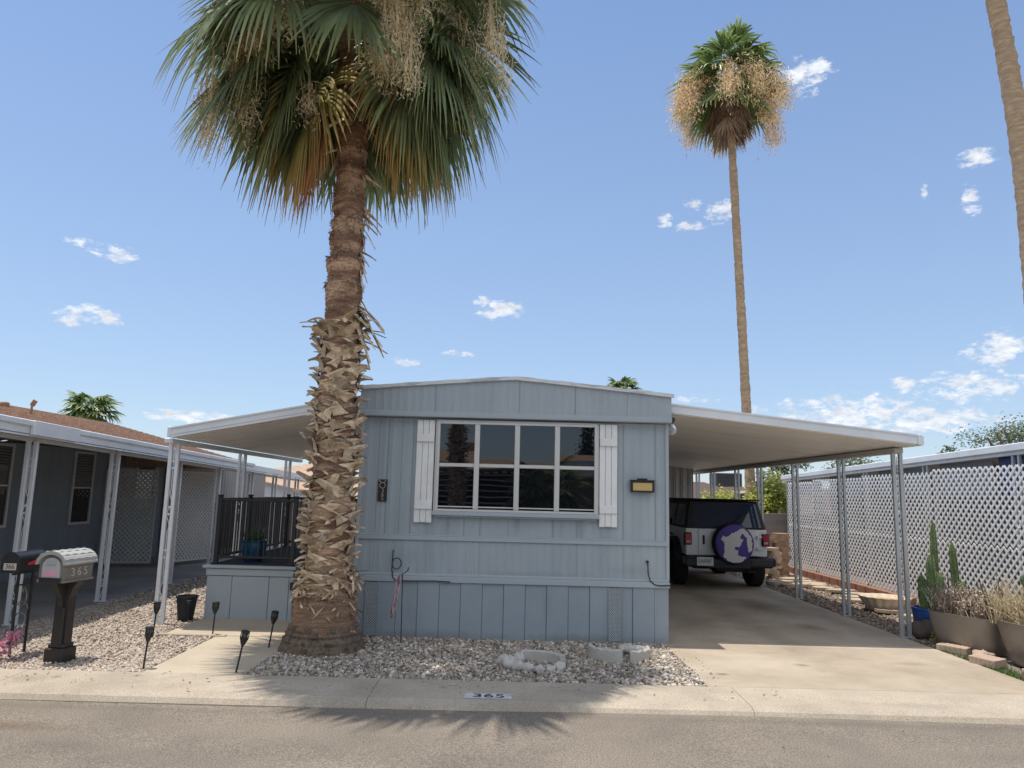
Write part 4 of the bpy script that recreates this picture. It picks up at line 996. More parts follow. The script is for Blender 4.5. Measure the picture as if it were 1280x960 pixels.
b = MB(); b.lathe([(.095, 0), (.13, .29), (.14, .29), (.14, .31), (.125, .31), (.09, .02), (0, .02)], (-4.22, 9.95, 0), 20); b.build('tub', m_blackplas, t, smooth='auto')
# solar path lights
m_slens = M('smoked_lens', (.10, .095, .085), .3, .2, 30)
SL = [((-3.47, 7.33), 'nearest path light, leaning by the left corner of the walkway at the kerb', .08), ((-4.12, 8.86), 'path light standing beside the foot of the front patio cover post', .06), ((-3.47, 8.98), 'path light at the front of the porch pad, in front of the blue panels', .03),
      ((-2.62, 8.42), 'path light just left of the palm trunk base', .12), ((-2.56, 7.28), 'path light tilted at the right corner of the walkway and gravel bed', .16), ((-4.12, 9.78), 'small pale path light in front of the black bucket', 0)]
def solar_light():
    t = thing('path_light', 'x', 'path light', (0, 0, 0), 'black solar path lights along the walkway')
    b = MB(); b.tube([(0, 0, -.08), (0, 0, .25)], .009, 8); b.build('stake', m_blackplas, t)
    b = MB(); b.lathe([(.012, .245), (.02, .26), (.034, .31), (.036, .325), (.030, .328)], (0, 0, 0), 12)
    for k in range(6):
        a = k * pi / 3; b.tube([(.016 * cos(a), .016 * sin(a), .26), (.037 * cos(a), .037 * sin(a), .315), (.036 * cos(a), .036 * sin(a), .37)], .005, 5)
    b.lathe([(.036, .365), (.042, .37), (.040, .385), (.02, .392), (0, .393)], (0, 0, 0), 12); b.build('lamp_head', m_blackplas, t)
    b = MB(); b.lathe([(.015, .262), (.028, .31), (.029, .366)], (0, 0, 0), 12); b.build('lens', m_slens, t); return t
pl = solar_light()
for i, ((x, y), lab, tilt) in enumerate(SL):
    o = pl if i == 0 else copy_tree(pl)
    o.location = (x, y, 0); o.rotation_euler = (0, tilt, R.uniform(0, 1)); o['label'] = lab
    if i == 5: o.scale = (.8, .8, .7)
# ------------------------------------------------------------------ mailboxes
m_mtop = M('grey_stone_plastic', (.42, .42, .40), .6, .08, 6); m_mbody = M('taupe_plastic', (.215, .195, .17), .6, .08, 5); m_mpost = M('dark_brown_plastic', (.032, .028, .025), .5, .15, 6)
mb = thing('mailbox', 'taupe mailbox with shingle-style arched lid and 365 on its side, dark moulded post', 'mailbox', (-4.43, 7.58, 0))
A = rad(0)
def MBx(): q = MB(); q.x = Matrix.Translation((-4.43, 7.58, 0)) @ Matrix.Rotation(rad(-8), 4, 'Z'); return q
b = MBx()
b.box(-.105, .105, -.10, .10, -.02, .13, .012); b.box(-.085, .085, -.08, .08, .13, .17, .01)
b.prism([(-.075, .15), (.075, .15), (.07, .56), (.075, .62), (.10, .70), (.15, .775), (-.15, .775), (-.10, .70), (-.075, .62), (-.07, .56)], -.05, .05, 'y')
b.prism([(-.075, .15), (.075, .15), (.07, .50), (.095, .62), (.16, .72), (.20, .775), (-.20, .775), (-.16, .72), (-.095, .62), (-.07, .50)], -.028, .028, 'x')
b.box(-.055, .055, -.078, .078, .16, .52, .006)
b.build('post', m_mpost, mb)
b = MBx(); arch = [(-.135, .80), (.135, .80), (.14, .955)] + [(.14 * cos(a), .955 + .085 * sin(a)) for a in np.linspace(.12, pi - .12, 12)] + [(-.14, .955)]
b.prism(arch, -.235, .16, 'y'); b.box(-.15, .15, -.245, .175, .775, .80, .006); bod = b.build('box', m_mbody, mb)
b = MBx()
roofp = [(-.165, .945), (-.165, .965)] + [(.160 * cos(a), .962 + .118 * sin(a)) for a in np.linspace(pi - .1, .1, 14)] + [(.165, .965), (.165, .945), (.135, .95)] + [(.133 * cos(a), .955 + .09 * sin(a)) for a in np.linspace(.15, pi - .15, 14)] + [(-.135, .95)]
b.prism(roofp, -.265, .19, 'y')
for k, a in enumerate(np.linspace(.35, pi - .35, 7)):
    c = Vector((.160 * cos(a), 0, .962 + .118 * sin(a))); b.tube([(c.x, y, c.z + .004 * sin(y * 60 + k)) for y in np.linspace(-.262, .187, 24)], .006, 5)
b.build('lid', m_mtop, mb)
b = MBx(); dpoly = [(-.095, .815), (.095, .815), (.095, .93)] + [(.095 * cos(a), .93 + .085 * sin(a)) for a in np.linspace(.1, pi - .1, 10)] + [(-.095, .93)]
b.prism(dpoly, -.252, -.234, 'y'); dr = b.build('door', M('pale_grey_plastic', (.50, .50, .50), .5, .06, 5), mb)
b = MBx(); b.box(-.115, .115, -.262, -.24, .775, .825, .006); b.build('door_ledge', m_mpost, dr)
b = MBx(); b.box(-.05, .055, -.262, -.25, .945, .985, .012); b.build('pull', m_mtop, dr)
b = MBx(); b.box(-.07, .07, -.2545, -.2515, .835, .893); b.build('pink_sticker', M('pink_sticker', (.75, .38, .50), .6, .12, 30), dr)
mm = Matrix.Translation((-4.43, 7.58, 0)) @ Matrix.Rotation(rad(-8), 4, 'Z')
m_brass = M('pale_numeral', (.58, .53, .45), .4, .1, 20, metal=.2)
for i, ch in enumerate('365'):
    text_mesh('numeral', ch, .115, m_brass, mb, mm @ frame((.1385, -.12 + i * .088, .868), (0, 1, .0), (0, -.12, 1)), extrude=.003)
m2 = thing('mailbox', 'black metal mailbox with 366 on its front and red flag, on scrolled iron post', 'mailbox', (-4.98, 7.75, 0))
mt2 = Matrix.Translation((-4.98, 7.75, 0)) @ Matrix.Rotation(rad(2), 4, 'Z')
def MBy(): q = MB(); q.x = mt2; return q
b = MBy()
for x_, yy in ((0, -.1), (0, .14)): b.tube([(x_, yy, -.05), (x_, yy, .83)], .014, 8)
b.bar((0, -.2, .82), (0, .24, .82), .03, .015); b.bar((0, -.1, .16), (0, .14, .16), .014); b.bar((0, -.1, .7), (0, .14, .7), .014)
b.build('post', m_black, m2)
b = MBy()
for s in (1, -1): b.tube([(0, .02 + s * (.02 + .075 * (1 - k / 20)) * cos(k * .55), .42 + s * (.02 + .012 * k) + .05 * sin(k * .55)) for k in range(21)], .007, 6)
b.build('scroll', M('silver_scroll', (.28, .28, .28), .4, .1, 5, metal=.5), m2)
b = MBy(); ap = [(-.085, .845), (.085, .845), (.085, .955)] + [(.085 * cos(a), .955 + .085 * sin(a)) for a in np.linspace(.1, pi - .1, 12)] + [(-.085, .955)]
b.prism(ap, -.24, .20, 'y'); bx2 = b.build('box', M('black_enamel', (.022, .02, .021), .3, .15, 9), m2, smooth='auto')
b = MBy(); ap2 = [(p[0] * 1.06, .945 + (p[1] - .945) * 1.06) for p in ap]; b.prism(ap2, -.262, -.238, 'y'); d2 = b.build('door', m_black, m2)
b = MBy(); b.box(-.062, .062, -.2650, -.2622, .868, .935); b.build('number_plate', M('cream_plate', (.58, .55, .46), .6, .1, 20), d2)
text_mesh('number', '366', .062, m_black, d2, mt2 @ frame((0, -.2662, .902), (1, 0, 0), (0, 0, 1)), extrude=.0006, sx=1.0)
b = MBy(); b.prism([(-.12, .905), (.10, .905), (.13, .925), (.10, .945), (.04, .95), (-.12, .925)], .087, .092, 'x'); b.lathe([(.012, .084), (.012, .098)], (0, -.1, .915), 8, 'x')
b.build('flag', M('red_flag', (.60, .03, .035), .4, .1, 9), m2)
# tattered pink ribbon flowers at the foot of the black mailbox
rnd = random.Random(8); b = MB(); c = Vector((-5.03, 7.5, .0))
t = thing('pink_pinwheel', 'tattered pink ribbon decoration at the foot of the black mailbox post', 'decoration', tuple(c))
b.tube([c + Vector((0, 0, -.05)), c + Vector((.02, 0, .25))], .006, 6); b.build('stake', m_black, t)
lm = LM()
for hub, n_, L_ in ((c + Vector((.0, 0, .14)), 24, .17), (c + Vector((.13, .08, .23)), 14, .13), (c + Vector((-.06, -.02, .08)), 16, .14)):
    for i in range(n_):
        d = Vector((rnd.gauss(0, 1), rnd.gauss(-.2, .7), rnd.gauss(-.15, .8))).normalized() * L_ * rnd.uniform(.6, 1.2); s_ = d.cross(Vector((rnd.random(), rnd.random(), rnd.random()))).normalized() * rnd.uniform(.012, .022)
        lm.ribbon([(hub - s_ * .4, hub, hub + s_ * .4), (hub + d * .5 - s_, hub + d * .5 + Z * .012, hub + d * .5 + s_), (hub + d - s_ * .8 - Z * .03, hub + d - Z * .02, hub + d + s_ * .8 - Z * .03)], [0, .5, 1], 0)
lm.build('ribbons', M('faded_pink_ribbon', (.72, .30, .42), .6, .15, 9, island=.3, trans=.25), t)
# little garden flag on a rod by the wall
t = thing('garden_flag', 'limp faded pink and white flag on a thin black rod by the skirting', 'flag', (-1.22, 8.85, 0))
b = MB(); b.tube([(-1.22, 8.85, -.05), (-1.235, 8.85, .78), (-1.20, 8.83, .80), (-1.17, 8.82, .83), (-1.165, 8.82, .86)], .006, 6); b.build('rod', m_black, t)
b = MB(); rows = []
for i in range(13):
    q = i / 12; z = .80 - .50 * q; wd = .03 + .055 * sin(q * pi * .75) + .01 * sin(q * 9)
    rows.append([(-1.232 - .07 * q - wd * (j / 8) * 1.3 + .05 * q * (j / 8), 8.84 + .02 * sin(j * 1.5 + q * 5), z - .03 * (j / 8) + .006 * sin(j * 2 + i)) for j in range(9)])
b.grid(rows); b.build('cloth', M('faded_flag_cloth', (.66, .56, .58), .8, .2, 20, col2=(.42, .18, .26), c2s=9, c2lo=.50, c2hi=.58, stretch=(3, 1, 1), trans=.3), t)
# tree rings: curved edging blocks and white rocks
m_edge = M('cast_concrete_edging', (.50, .47, .42), .85, .12, 9, .3, 60, speck=.12, specks=80); m_rock = M('white_quartz', (.52, .50, .46), .75, .12, 7, .3, 20, island=.15)
def edging(cx, cy, r, a0, a1, h, th, label, tilt=0, scal=0):
    b = MB(); n = 18
    def ring(rr, z): return [(cx + rr * cos(a0 + (a1 - a0) * i / n), cy + rr * sin(a0 + (a1 - a0) * i / n), (z if z < 0 else z + tilt * sin(pi * i / n) + (scal * abs(sin(i * pi / 3.6)) if z > .03 else 0))) for i in range(n + 1)]
    A_, B_, C_, D_ = ring(r, -.03), ring(r, h), ring(r + th, h), ring(r + th, -.03)
    b.grid([A_, ring(r, h - .012), ring(r + .012, h), ring(r + th - .012, h), ring(r + th, h - .012), D_])
    b.add([A_[0], B_[0], C_[0], D_[0]], [(0, 1, 2, 3)]); b.add([A_[-1], B_[-1], C_[-1], D_[-1]], [(3, 2, 1, 0)])
    return tag(b.build('garden_edging', m_edge, loc=(cx, cy, 0)), label, 'edging', 'curved concrete edging blocks')
edging(.30, 7.82, .27, rad(5), rad(118), .105, .055, 'curved concrete edging block around the back of the white rock ring', .0)
edging(1.18, 8.35, .22, rad(165), rad(285), .125, .05, 'scalloped curved edging block, left one by the skirting vent', 0, .012)
edging(1.33, 8.40, .22, rad(272), rad(375), .10, .05, 'scalloped curved edging block, right one beside the driveway end of the bed', 0, .02)
def rock(c, r, seed, label, group):
    g = random.Random(seed); me_v = []; b = MB(); n, m_ = 14, 9
    pts = []
    ph = [g.uniform(0, 6) for _ in range(6)]
    for i in range(m_ + 1):
        v_ = -pi / 2 + pi * i / m_
        pts.append([tuple(Vector(c) + Vector((cos(v_) * cos(u) * r[0], cos(v_) * sin(u) * r[1], sin(v_) * r[2] + r[2] * .55)) * (1 + .13 * sin(2 * u + ph[0] + v_ * 2) + .09 * sin(3 * u + ph[1] - v_ * 3) + .05 * sin(5 * u + ph[2]))) for u in np.linspace(0, 2 * pi, n + 1)])
    b.grid(pts); return tag(b.build('white_rock', m_rock, loc=c, smooth=True), label, 'rock', group)
RK = [(.04, 7.97, .06), (-.02, 7.88, .075), (.05, 7.75, .085), (.14, 7.68, .07), (.23, 7.645, .06), (.35, 7.62, .05), (.46, 7.64, .045), (.56, 7.71, .06), (.15, 8.04, .07)]
for i, (x, y, r) in enumerate(RK): rock((x, y, 0), (r, r * .8, r * .8), 60 + i, 'white quartz rock in the ring with the curved edging block', 'white rocks of the front ring')
for i, (x, y, r) in enumerate([(1.38, 8.44, .06), (1.44, 8.50, .05), (1.49, 8.42, .06), (1.40, 8.56, .05), (1.34, 8.52, .05), (1.53, 8.50, .045), (1.30, 8.45, .045)]): rock((x, y, .05), (r, r * .8, r * .7), 80 + i, 'white rock piled inside the scalloped edging by the skirting', 'white rocks by the skirting')
# ------------------------------------------------------------- right side lot
m_latw = M('white_vinyl_lattice', (.88, .88, .87), .5, .05, 2, col2=(.82, .82, .80), c2s=1.5)
fn = thing('lattice_fence', 'long white diagonal lattice fence along the right lot line', 'fence', (7.1, 12, 0))
y = 5.0
while y < 18.6:
    y2 = min(y + 2.44, 18.75)
    ft = 2.34 - .018 * ((y + y2) / 2 - 10)
    for z0, z1 in ((.02, 1.17), (1.18, ft)):
        b = MB(); lattice(b, (7.1, y2 - .004, z0), (0, -1, 0), (0, 0, 1), y2 - y - .008, z1 - z0, .095, .035, .005, .003)
        b.build('lattice_panel', m_latw, fn)
    b = MB(); b.bar((7.15, y2, 0), (7.15, y2, ft - .06), .06, .06); b.build('post', M('weathered_post', (.36, .33, .30), .8, .15, 5) if y == 5.0 else bpy.data.materials['weathered_post'], fn)
    y = y2
nr = thing('neighbour_cover', 'long flat white-edged carport and taupe home behind the lattice fence', 'house', (9, 12, 0))
b = MB(); rz_ = lambda y: 2.69 - .027 * (y - 11)        # roof edge falls gently to the back
b.bar((8.03, 3, rz_(3) - .07), (8.03, 21.5, rz_(21.5) - .07), .06, .10, b=.006); b.bar((7.975, 3, rz_(3)), (7.975, 21.5, rz_(21.5)), .05, .12, b=.012)
b.build('fascia', m_whitealu, nr)
b = MB(); b.add([(8.0, 3, rz_(3) + .04), (13, 3, rz_(3) + .1), (13, 21.5, rz_(21.5) + .1), (8.0, 21.5, rz_(21.5) + .04), (8.06, 3, rz_(3) - .08), (13, 3, rz_(3)), (13, 21.5, rz_(21.5)), (8.06, 21.5, rz_(21.5) - .08)], [(0, 1, 2, 3), (7, 6, 5, 4), (3, 2, 6, 7), (0, 4, 5, 1)]); b.lathe([(.16, 0), (.18, .04), (.18, .07), (.02, .12)], (9.4, 14.2, rz_(14.2) + .04), 14); b.build('roof', m_roofwhite, nr)
b = MB(); m_ngrey = M('grey_taupe_wall', (.20, .195, .185), .7, .06, 2, stretch=(5, 5, .3)); b.box(9.3, 13, 3, 21.3, 0, 2.38); b.build('wall', m_ngrey, nr)
for y in (9.2, 11.6, 14.15, 16.55, 19.05, 21.2):
    trellis_post(nr, 8.05, y, 0, rz_(y) - .1, 0, .07, m_postgrey, .045, False)
m_shc = M('grey_shade_cloth', (.24, .235, .23), .8, .06, 3, stretch=(1, 12, 1))
for y0, y1 in ((12.35, 13.9), (14.45, 16.2), (16.9, 18.7), (19.4, 21.0)):
    b = MB(); b.box(8.16, 8.19, y0, y1, 1.9, rz_(y1) - .1, .004); b.build('hanging_shade', m_shc, nr)
b = MB(); b.box(8.16, 8.19, 6.0, 12.2, 1.9, 2.56, .004); b.build('blue_tarp', M('navy_tarp', (.012, .03, .13), .45, .25, 3), nr)
# rear block wall
m_blk = bpy.data.materials.new('grey_block'); m_blk.use_nodes = True
nt = m_blk.node_tree; Nn = nt.nodes; Ll = nt.links; br = Nn.new('ShaderNodeTexBrick'); tcn = Nn.new('ShaderNodeTexCoord'); mpn = Nn.new('ShaderNodeMapping'); mpn.inputs['Rotation'].default_value = (rad(90), 0, 0)
Ll.new(tcn.outputs['Object'], mpn.inputs[0]); Ll.new(mpn.outputs[0], br.inputs[0])
for k_, v_ in (('Color1', (.34, .29, .265, 1)), ('Color2', (.27, .23, .215, 1)), ('Mortar', (.36, .33, .30, 1)), ('Scale', 1), ('Mortar Size', .008), ('Brick Width', .40), ('Row Height', .2)): br.inputs[k_].default_value = v_
Ll.new(br.outputs[0], Nn['Principled BSDF'].inputs[0]); Nn['Principled BSDF'].inputs['Roughness'].default_value = .9
b = MB(); b.box(-14, 20, 21.7, 21.9, -.1, 1.36); tag(b.build('block_wall', m_blk, loc=(0, 21.8, 0)), 'grey concrete block wall along the back of the lots', 'wall')
t = thing('beige_house', 'distant low beige stucco house behind the back block wall', 'house', (10, 34, 0))
b = MB(); b.prism([(6.0, 0), (16.5, 0), (16.5, 2.2), (13.6, 2.42), (9.7, 2.30), (9.0, 2.50), (7.0, 2.50), (6.0, 2.3)], 34, 42, 'y'); b.build('wall', M('beige_stucco', (.44, .33, .27), .9, .06, 2), t)
b = MB(); b.box(10.55, 11.3, 33.94, 34.0, 1.35, 1.95, .01); wq = b.build('window', m_dark, t)
b = MB(); b.add([(10.3, 33.6, 2.0), (11.2, 33.6, 2.05), (12.0, 33.6, 1.45), (12.0, 34, 1.5), (11.2, 34, 2.15), (10.3, 34, 2.1)], [(0, 1, 4, 5), (1, 2, 3, 4)]); b.build('awning', m_nwall2, wq, solid=.04)
for (x0, x1, z0, z1, lab) in ((9.85, 11.1, 2.25, 2.98, 'large dark rooftop cooling unit on the beige house, left of the tall palm'), (12.1, 12.85, 2.38, 2.66, 'small dark rooftop cooling unit on the beige house, right of the tall palm')):
    t = thing('rooftop_cooler', lab, 'cooling unit', ((x0 + x1) / 2, 35.5, z0))
    b = MB(); b.box(x0, x1, 35, 36.2, z0, z1, .03); b.build('casing', M('dark_cooler', (.055, .06, .07), .6, .15, 4), t) if 'dark_cooler' not in bpy.data.materials else b.build('casing', bpy.data.materials['dark_cooler'], t)
    b = MB(); z = z0 + .08
    while z < z1 - .06: b.box(x0 + .06, x1 - .06, 34.985, 35.0, z, z + .03); z += .07
    b.build('louvre', m_black, t)
    for xx in (x0 + .05, x1 - .12):
        b = MB(); b.box(xx, xx + .07, 35.1, 35.2, 2.2, z0); b.build('leg', m_postgrey, t)
# planters
m_tub = M('bronze_metal_tub', (.30, .265, .225), .42, .10, 2, metal=.35, col2=(.235, .20, .165), c2s=2.5)
m_dry = M('dry_brown_twig', (.40, .315, .24), .85, .2, 6, island=.4); m_straw = M('straw_stalk', (.55, .46, .29), .8, .2, 6, island=.35, trans=.15)
def tub(t, cx, cy, L_, W_, H_, rot):
    b = MB(); b.x = Matrix.Translation((cx, cy, 0)) @ Matrix.Rotation(rot, 4, 'Z'); n = 36; rows = []
    def ring(l, w_, z, p=3.2):
        r_ = []
        for k in range(n + 1):
            a = 2 * pi * k / n; c_, s_ = cos(a), sin(a); r_.append((l * abs(c_) ** (2 / p) * (1 if c_ >= 0 else -1), w_ * abs(s_) ** (2 / p) * (1 if s_ >= 0 else -1), z))
        return r_
    for q in np.linspace(0, 1, 9): rows.append(ring(L_ / 2 * (.76 + .24 * q ** .6), W_ / 2 * (.70 + .30 * q ** .6), H_ * q))
    rows += [ring(L_ / 2 * 1.01, W_ / 2 * 1.02, H_ + .006), ring(L_ / 2 * .97, W_ / 2 * .94, H_ + .006), ring(L_ / 2 * .95, W_ / 2 * .9, H_ - .06), ring(.01, .01, H_ - .05)]
    b.grid(rows); return b.build('tub', m_tub, t, smooth='auto')
def twigs(c, sx, sy, n, h, mat, parent, name, seed, lean=.35, wd=.006, beads=0, rot=0, bias=(0, 0)):
    rnd = random.Random(seed); lm = LM(); rm = Matrix.Rotation(rot, 3, 'Z')
    for i in range(n):
        p = Vector(c) + rm @ Vector((rnd.uniform(-sx, sx), rnd.uniform(-sy, sy), 0)); d = Vector((rnd.gauss(bias[0], lean), rnd.gauss(bias[1], lean), 1)).normalized(); l = h * rnd.uniform(.45, 1.1)
        s_ = Vector((rnd.gauss(0, 1), rnd.gauss(0, 1), 0)).normalized() * wd; q = p + d * l * .5 + Vector((rnd.gauss(0, .02), rnd.gauss(0, .02), 0)); e = q + (d + Vector((rnd.gauss(bias[0], lean), rnd.gauss(bias[1], lean), -.15))).normalized() * l * .5
        m_ = s_.cross(Z) * .7
        lm.ribbon([(p - s_, p + m_, p + s_), (q - s_ * .8, q + m_ * .8, q + s_ * .8), (e - s_ * .4, e + m_ * .3, e + s_ * .4)], [0, .5, 1], 0)
        for k in range(beads):
            u = rnd.uniform(.35, 1); b0 = p + (q - p) * u * 2 if u < .5 else q + (e - q) * (u * 2 - 1)
            dd = Vector((rnd.gauss(0, 1), rnd.gauss(0, 1), rnd.gauss(.5, 1))).normalized() * rnd.uniform(.02, .045); o = dd.orthogonal().normalized() * wd * 1.1
            lm.tri(b0 - o, b0 + o, b0 + dd, u)
    return lm.build(name, mat, parent)
r1 = rad(-66)
t = thing('metal_planter', 'brown metal trough planter full of dry brown stalks, beside the blue pot', 'planter', (5.72, 9.28, 0)); 
tub(t, 5.72, 9.28, .92, .58, .42, r1)
b = MB(); b.lathe([(.001, .37), (.001, .37)], (5.72, 9.28, 0), 4) if 0 else None
twigs((5.72, 9.28, .36), .36, .2, 330, .42, m_dry, t, 'dry_stalks', 4, .28, .0075, 7, r1)
twigs((5.52, 9.58, .36), .1, .12, 12, .5, M('grey_green_spear', (.16, .18, .13), .7, .2, 5, island=.3), t, 'spear_leaves', 6, .2, .018, 0, r1)
twigs((5.86, 9.1, .36), .2, .2, 26, .5, M('grey_brown_cane', (.17, .14, .12), .85, .2, 5, island=.3), t, 'dark_canes', 9, .12, .016, 3, r1)
r2 = rad(-78)
t = thing('metal_planter', 'brown metal trough planter with straw stalks, prickly pear and yellow succulent at the picture edge', 'planter', (5.98, 8.1, 0))
tub(t, 5.98, 8.10, 1.42, .62, .46, r2)
twigs((5.92, 8.35, .40), .48, .2, 330, .56, m_straw, t, 'straw_stalks', 14, .3, .005, 2, r2, (-.12, .1))
twigs((5.98, 8.75, .40), .2, .2, 130, .36, m_dry, t, 'dry_stalks', 15, .4, .006, 4, r2)
lm = LM(); rnd = random.Random(17); leaf_cloud(lm, (5.80, 7.95, .46), (.17, .30, .13), 900, .05, rnd, 14); lm.build('succulent', M('yellow_green_succulent', (.37, .36, .07), .5, .2, 5, island=.4, trans=.15), t)
m_cact = M('cactus_green', (.07, .125, .035), .5, .2, 9, .3, 50, col2=(.12, .17, .06), c2s=7)
def pad(b, c, w_, h_, rz, tilt, th=.022):
    x = b.x; b.x = Matrix.Translation(c) @ Matrix.Rotation(rz, 4, 'Z') @ Matrix.Rotation(tilt, 4, 'Y'); rows = []
    for i in range(9):
        q = -1 + 2 * i / 8; z = h_ / 2 * (1 + q); r_ = max(.02, (1 - abs(q) ** 2.4)) ** .5 * (1 + .15 * q)
        rows.append([(w_ / 2 * r_ * cos(a), th * r_ ** .7 * sin(a), z) for a in np.linspace(0, 2 * pi, 15)])
    b.grid(rows); b.x = x
b = MB()
for c, w_, h_, rz_, tl in (((6.16, 8.42, .45), .16, .28, .3, .1), ((6.18, 8.42, .70), .17, .23, .2, -.35), ((6.22, 8.36, .70), .16, .23, .5, .35), ((6.02, 8.62, .80), .14, .19, -.2, -.2), ((6.30, 8.30, .88), .16, .22, .1, .2), ((6.11, 8.45, .88), .13, .18, .6, -.3), ((6.28, 8.1, .45), .17, .3, .1, .0), ((6.3, 8.1, .72), .18, .25, 0, .2), ((6.27, 8.0, .92), .16, .22, .4, -.2), ((6.14, 8.62, .48), .14, .32, 0, -.15)): pad(b, c, w_, h_, rz_, tl)
b.build('prickly_pear', m_cact, t, smooth=True)
t = thing('cactus_pot', 'bright blue pot holding tall spiny columnar cacti against the lattice', 'plant pot', (5.75, 10.2, 0))
b = MB(); b.lathe([(.14, 0), (.20, .10), (.225, .33), (.235, .34), (.235, .365), (.205, .365), (.2, .32), (0, .32)], (5.75, 10.2, 0), 24); b.build('pot', M('cobalt_glaze', (.015, .085, .33), .3, .15, 4), t, smooth='auto')
def column(b, lm, p, h, r, rnd, lean=(0, 0)):
    rows = []; p = Vector(p)
    for i in range(15):
        q = i / 14; rr = r * (.8 + .3 * sin(q * pi)) * (1 if q < .9 else max(.12, (1 - q) / .1)); c = p + Vector((lean[0] * q, lean[1] * q, h * q))
        rows.append([tuple(c + Vector((cos(a), sin(a), 0)) * rr * (1 + .16 * cos(a * 7))) for a in np.linspace(0, 2 * pi, 43)])
    b.grid(rows)
    for i in range(int(h * 800)):
        q = rnd.random(); a = round(rnd.uniform(0, 7)) * 2 * pi / 7; c = p + Vector((lean[0] * q, lean[1] * q, h * q)) + Vector((cos(a), sin(a), 0)) * r * 1.12
        d = Vector((cos(a) + rnd.gauss(0, .5), sin(a) + rnd.gauss(0, .5), rnd.gauss(0, .5))).normalized() * .025; o = Z * .0025
        lm.tri(c - o, c + o, c + d, .5)
rnd = random.Random(9); b = MB(); lm = LM()
for (dx, dy, h, r, l) in ((.13, .0, 1.20, .038, (.02, .02)), (.03, -.06, .74, .043, (-.02, 0)), (.10, -.1, .52, .045, (.03, -.02)), (-.05, .02, .46, .05, (-.03, .0)), (.52, .03, .92, .040, (-.03, .02)), (-.1, -.08, .32, .06, (-.04, 0)), (.0, -.13, .26, .06, (0, -.03)), (.50, -.06, .40, .045, (.03, -.02))): column(b, lm, (5.74 + dx * .8, 10.2 + dy, .33), h, r, rnd, l)
b.build('cactus', m_cact, t, smooth=True); lm.build('spines', M('pale_spines', (.62, .58, .40), .7, .1, 9), t)
# fluted shell bowl on a stone
t = thing('shell_bowl', 'pale fluted shell-shaped stone bowl on a flat slab by the lattice', 'bowl', (6.30, 12.7, .1))
m_shell = M('cream_cast_stone', (.60, .51, .40), .85, .12, 8, .3, 40)
b = MB(); b.lathe([(.16, .10), (.24, .12), (.33, .20), (.39, .30), (.43, .375), (.44, .385), (.41, .37), (.36, .30), (.22, .22), (0, .20)], (6.30, 12.7, 0), 96, wob=lambda a, h: 1 + (.13 * (abs(cos(a * 8)) - .5) if h > .11 else 0))
b.build('bowl', m_shell, t, smooth=True)
b = MB(); b.lathe([(.0, .0), (.24, .005), (.34, .05), (.32, .085), (.0, .10)], (6.30, 12.7, .235), 20); b.build('dry_leaves', M('dry_tan_leaves', (.50, .35, .17), .9, .3, 30, .8, 60), t)
t.location = (6.2, 12.3, .0); t.scale = (.88, .88, .84)
m_flag = M('flagstone', (.46, .36, .265), .9, .15, 5, .3, 30, island=.25); rnd = random.Random(23)
def slab(x, y, w_, d_, h, z, rz, lab, grp, nm='paving_slab', cat='slab', mat=None):
    b = MB(); pts = []
    for k in range(7):
        a = 2 * pi * k / 7 + rnd.uniform(-.2, .2); pts.append((x + cos(a + rz) * w_ * rnd.uniform(.42, .55), y + sin(a + rz) * d_ * rnd.uniform(.42, .55)))
    b.prism(pts, z, z + h, 'z'); return tag(b.build(nm, mat or m_flag, loc=(x, y, z)), lab, cat, grp)
slab(6.2, 12.3, .7, .55, .05, .035, .2, 'flat slab under the fluted shell bowl', None); slab(6.2, 12.08, .25, .2, .036, .0, .2, 'small stone propping the slab under the shell bowl', None)
i = 0
for y in np.arange(11.6, 19.5, .42):
    slab(6.45 + rnd.uniform(-.25, .2) - .02 * (y - 11), y, rnd.uniform(.4, .7), rnd.uniform(.28, .42), .045, rnd.uniform(.0, .03), rnd.uniform(0, 3), 'flat tan flagstone laid in the strip between driveway and lattice', 'flagstones along the lattice strip')
m_brk = M('red_garden_brick', (.36, .17, .11), .9, .15, 6, .3, 40, island=.3)
y = 12.9
while y < 18.2:
    b = MB(); b.box(6.93, 7.05, y, y + .36, -.02, .15, .008); tag(b.build('edging_brick', m_brk, loc=(7, y, 0)), 'red edging block standing at the foot of the lattice fence', 'brick', 'red edging blocks under the lattice'); y += .40
# stack of flagstones at the far end
m_stk = M('stacked_red_flagstone', (.36, .24, .165), .9, .15, 5, .3, 30, island=.35)
z = .0; k = 0
while z < .98:
    h = rnd.uniform(.035, .06); slab(6.30 + rnd.uniform(-.03, .03), 17.2, rnd.uniform(.40, .47), .40, h, z, rnd.uniform(0, .5), 'reddish flagstone in the tall stack near the back block wall', 'flagstones in the tall stack', 'stacked_flagstone', 'flagstone', m_stk); z += h + .001
z = 0
while z < .62:
    h = rnd.uniform(.04, .07); slab(6.02 + rnd.uniform(-.05, .05), 16.9, rnd.uniform(.26, .36), .32, h, z, rnd.uniform(0, 3), 'pale flagstone in the shorter stack beside the car', 'flagstones in the short stack', 'stacked_flagstone', 'flagstone'); z += h + .001
for (x, y) in ((5.62, 15.7), (5.9, 15.9), (6.15, 16.4), (5.75, 15.2), (6.05, 15.4)): slab(x, y, .4, .3, .06, .01, rnd.uniform(0, 3), 'loose pale flagstone on the ground in front of the stacks', 'loose flagstones by the stacks')
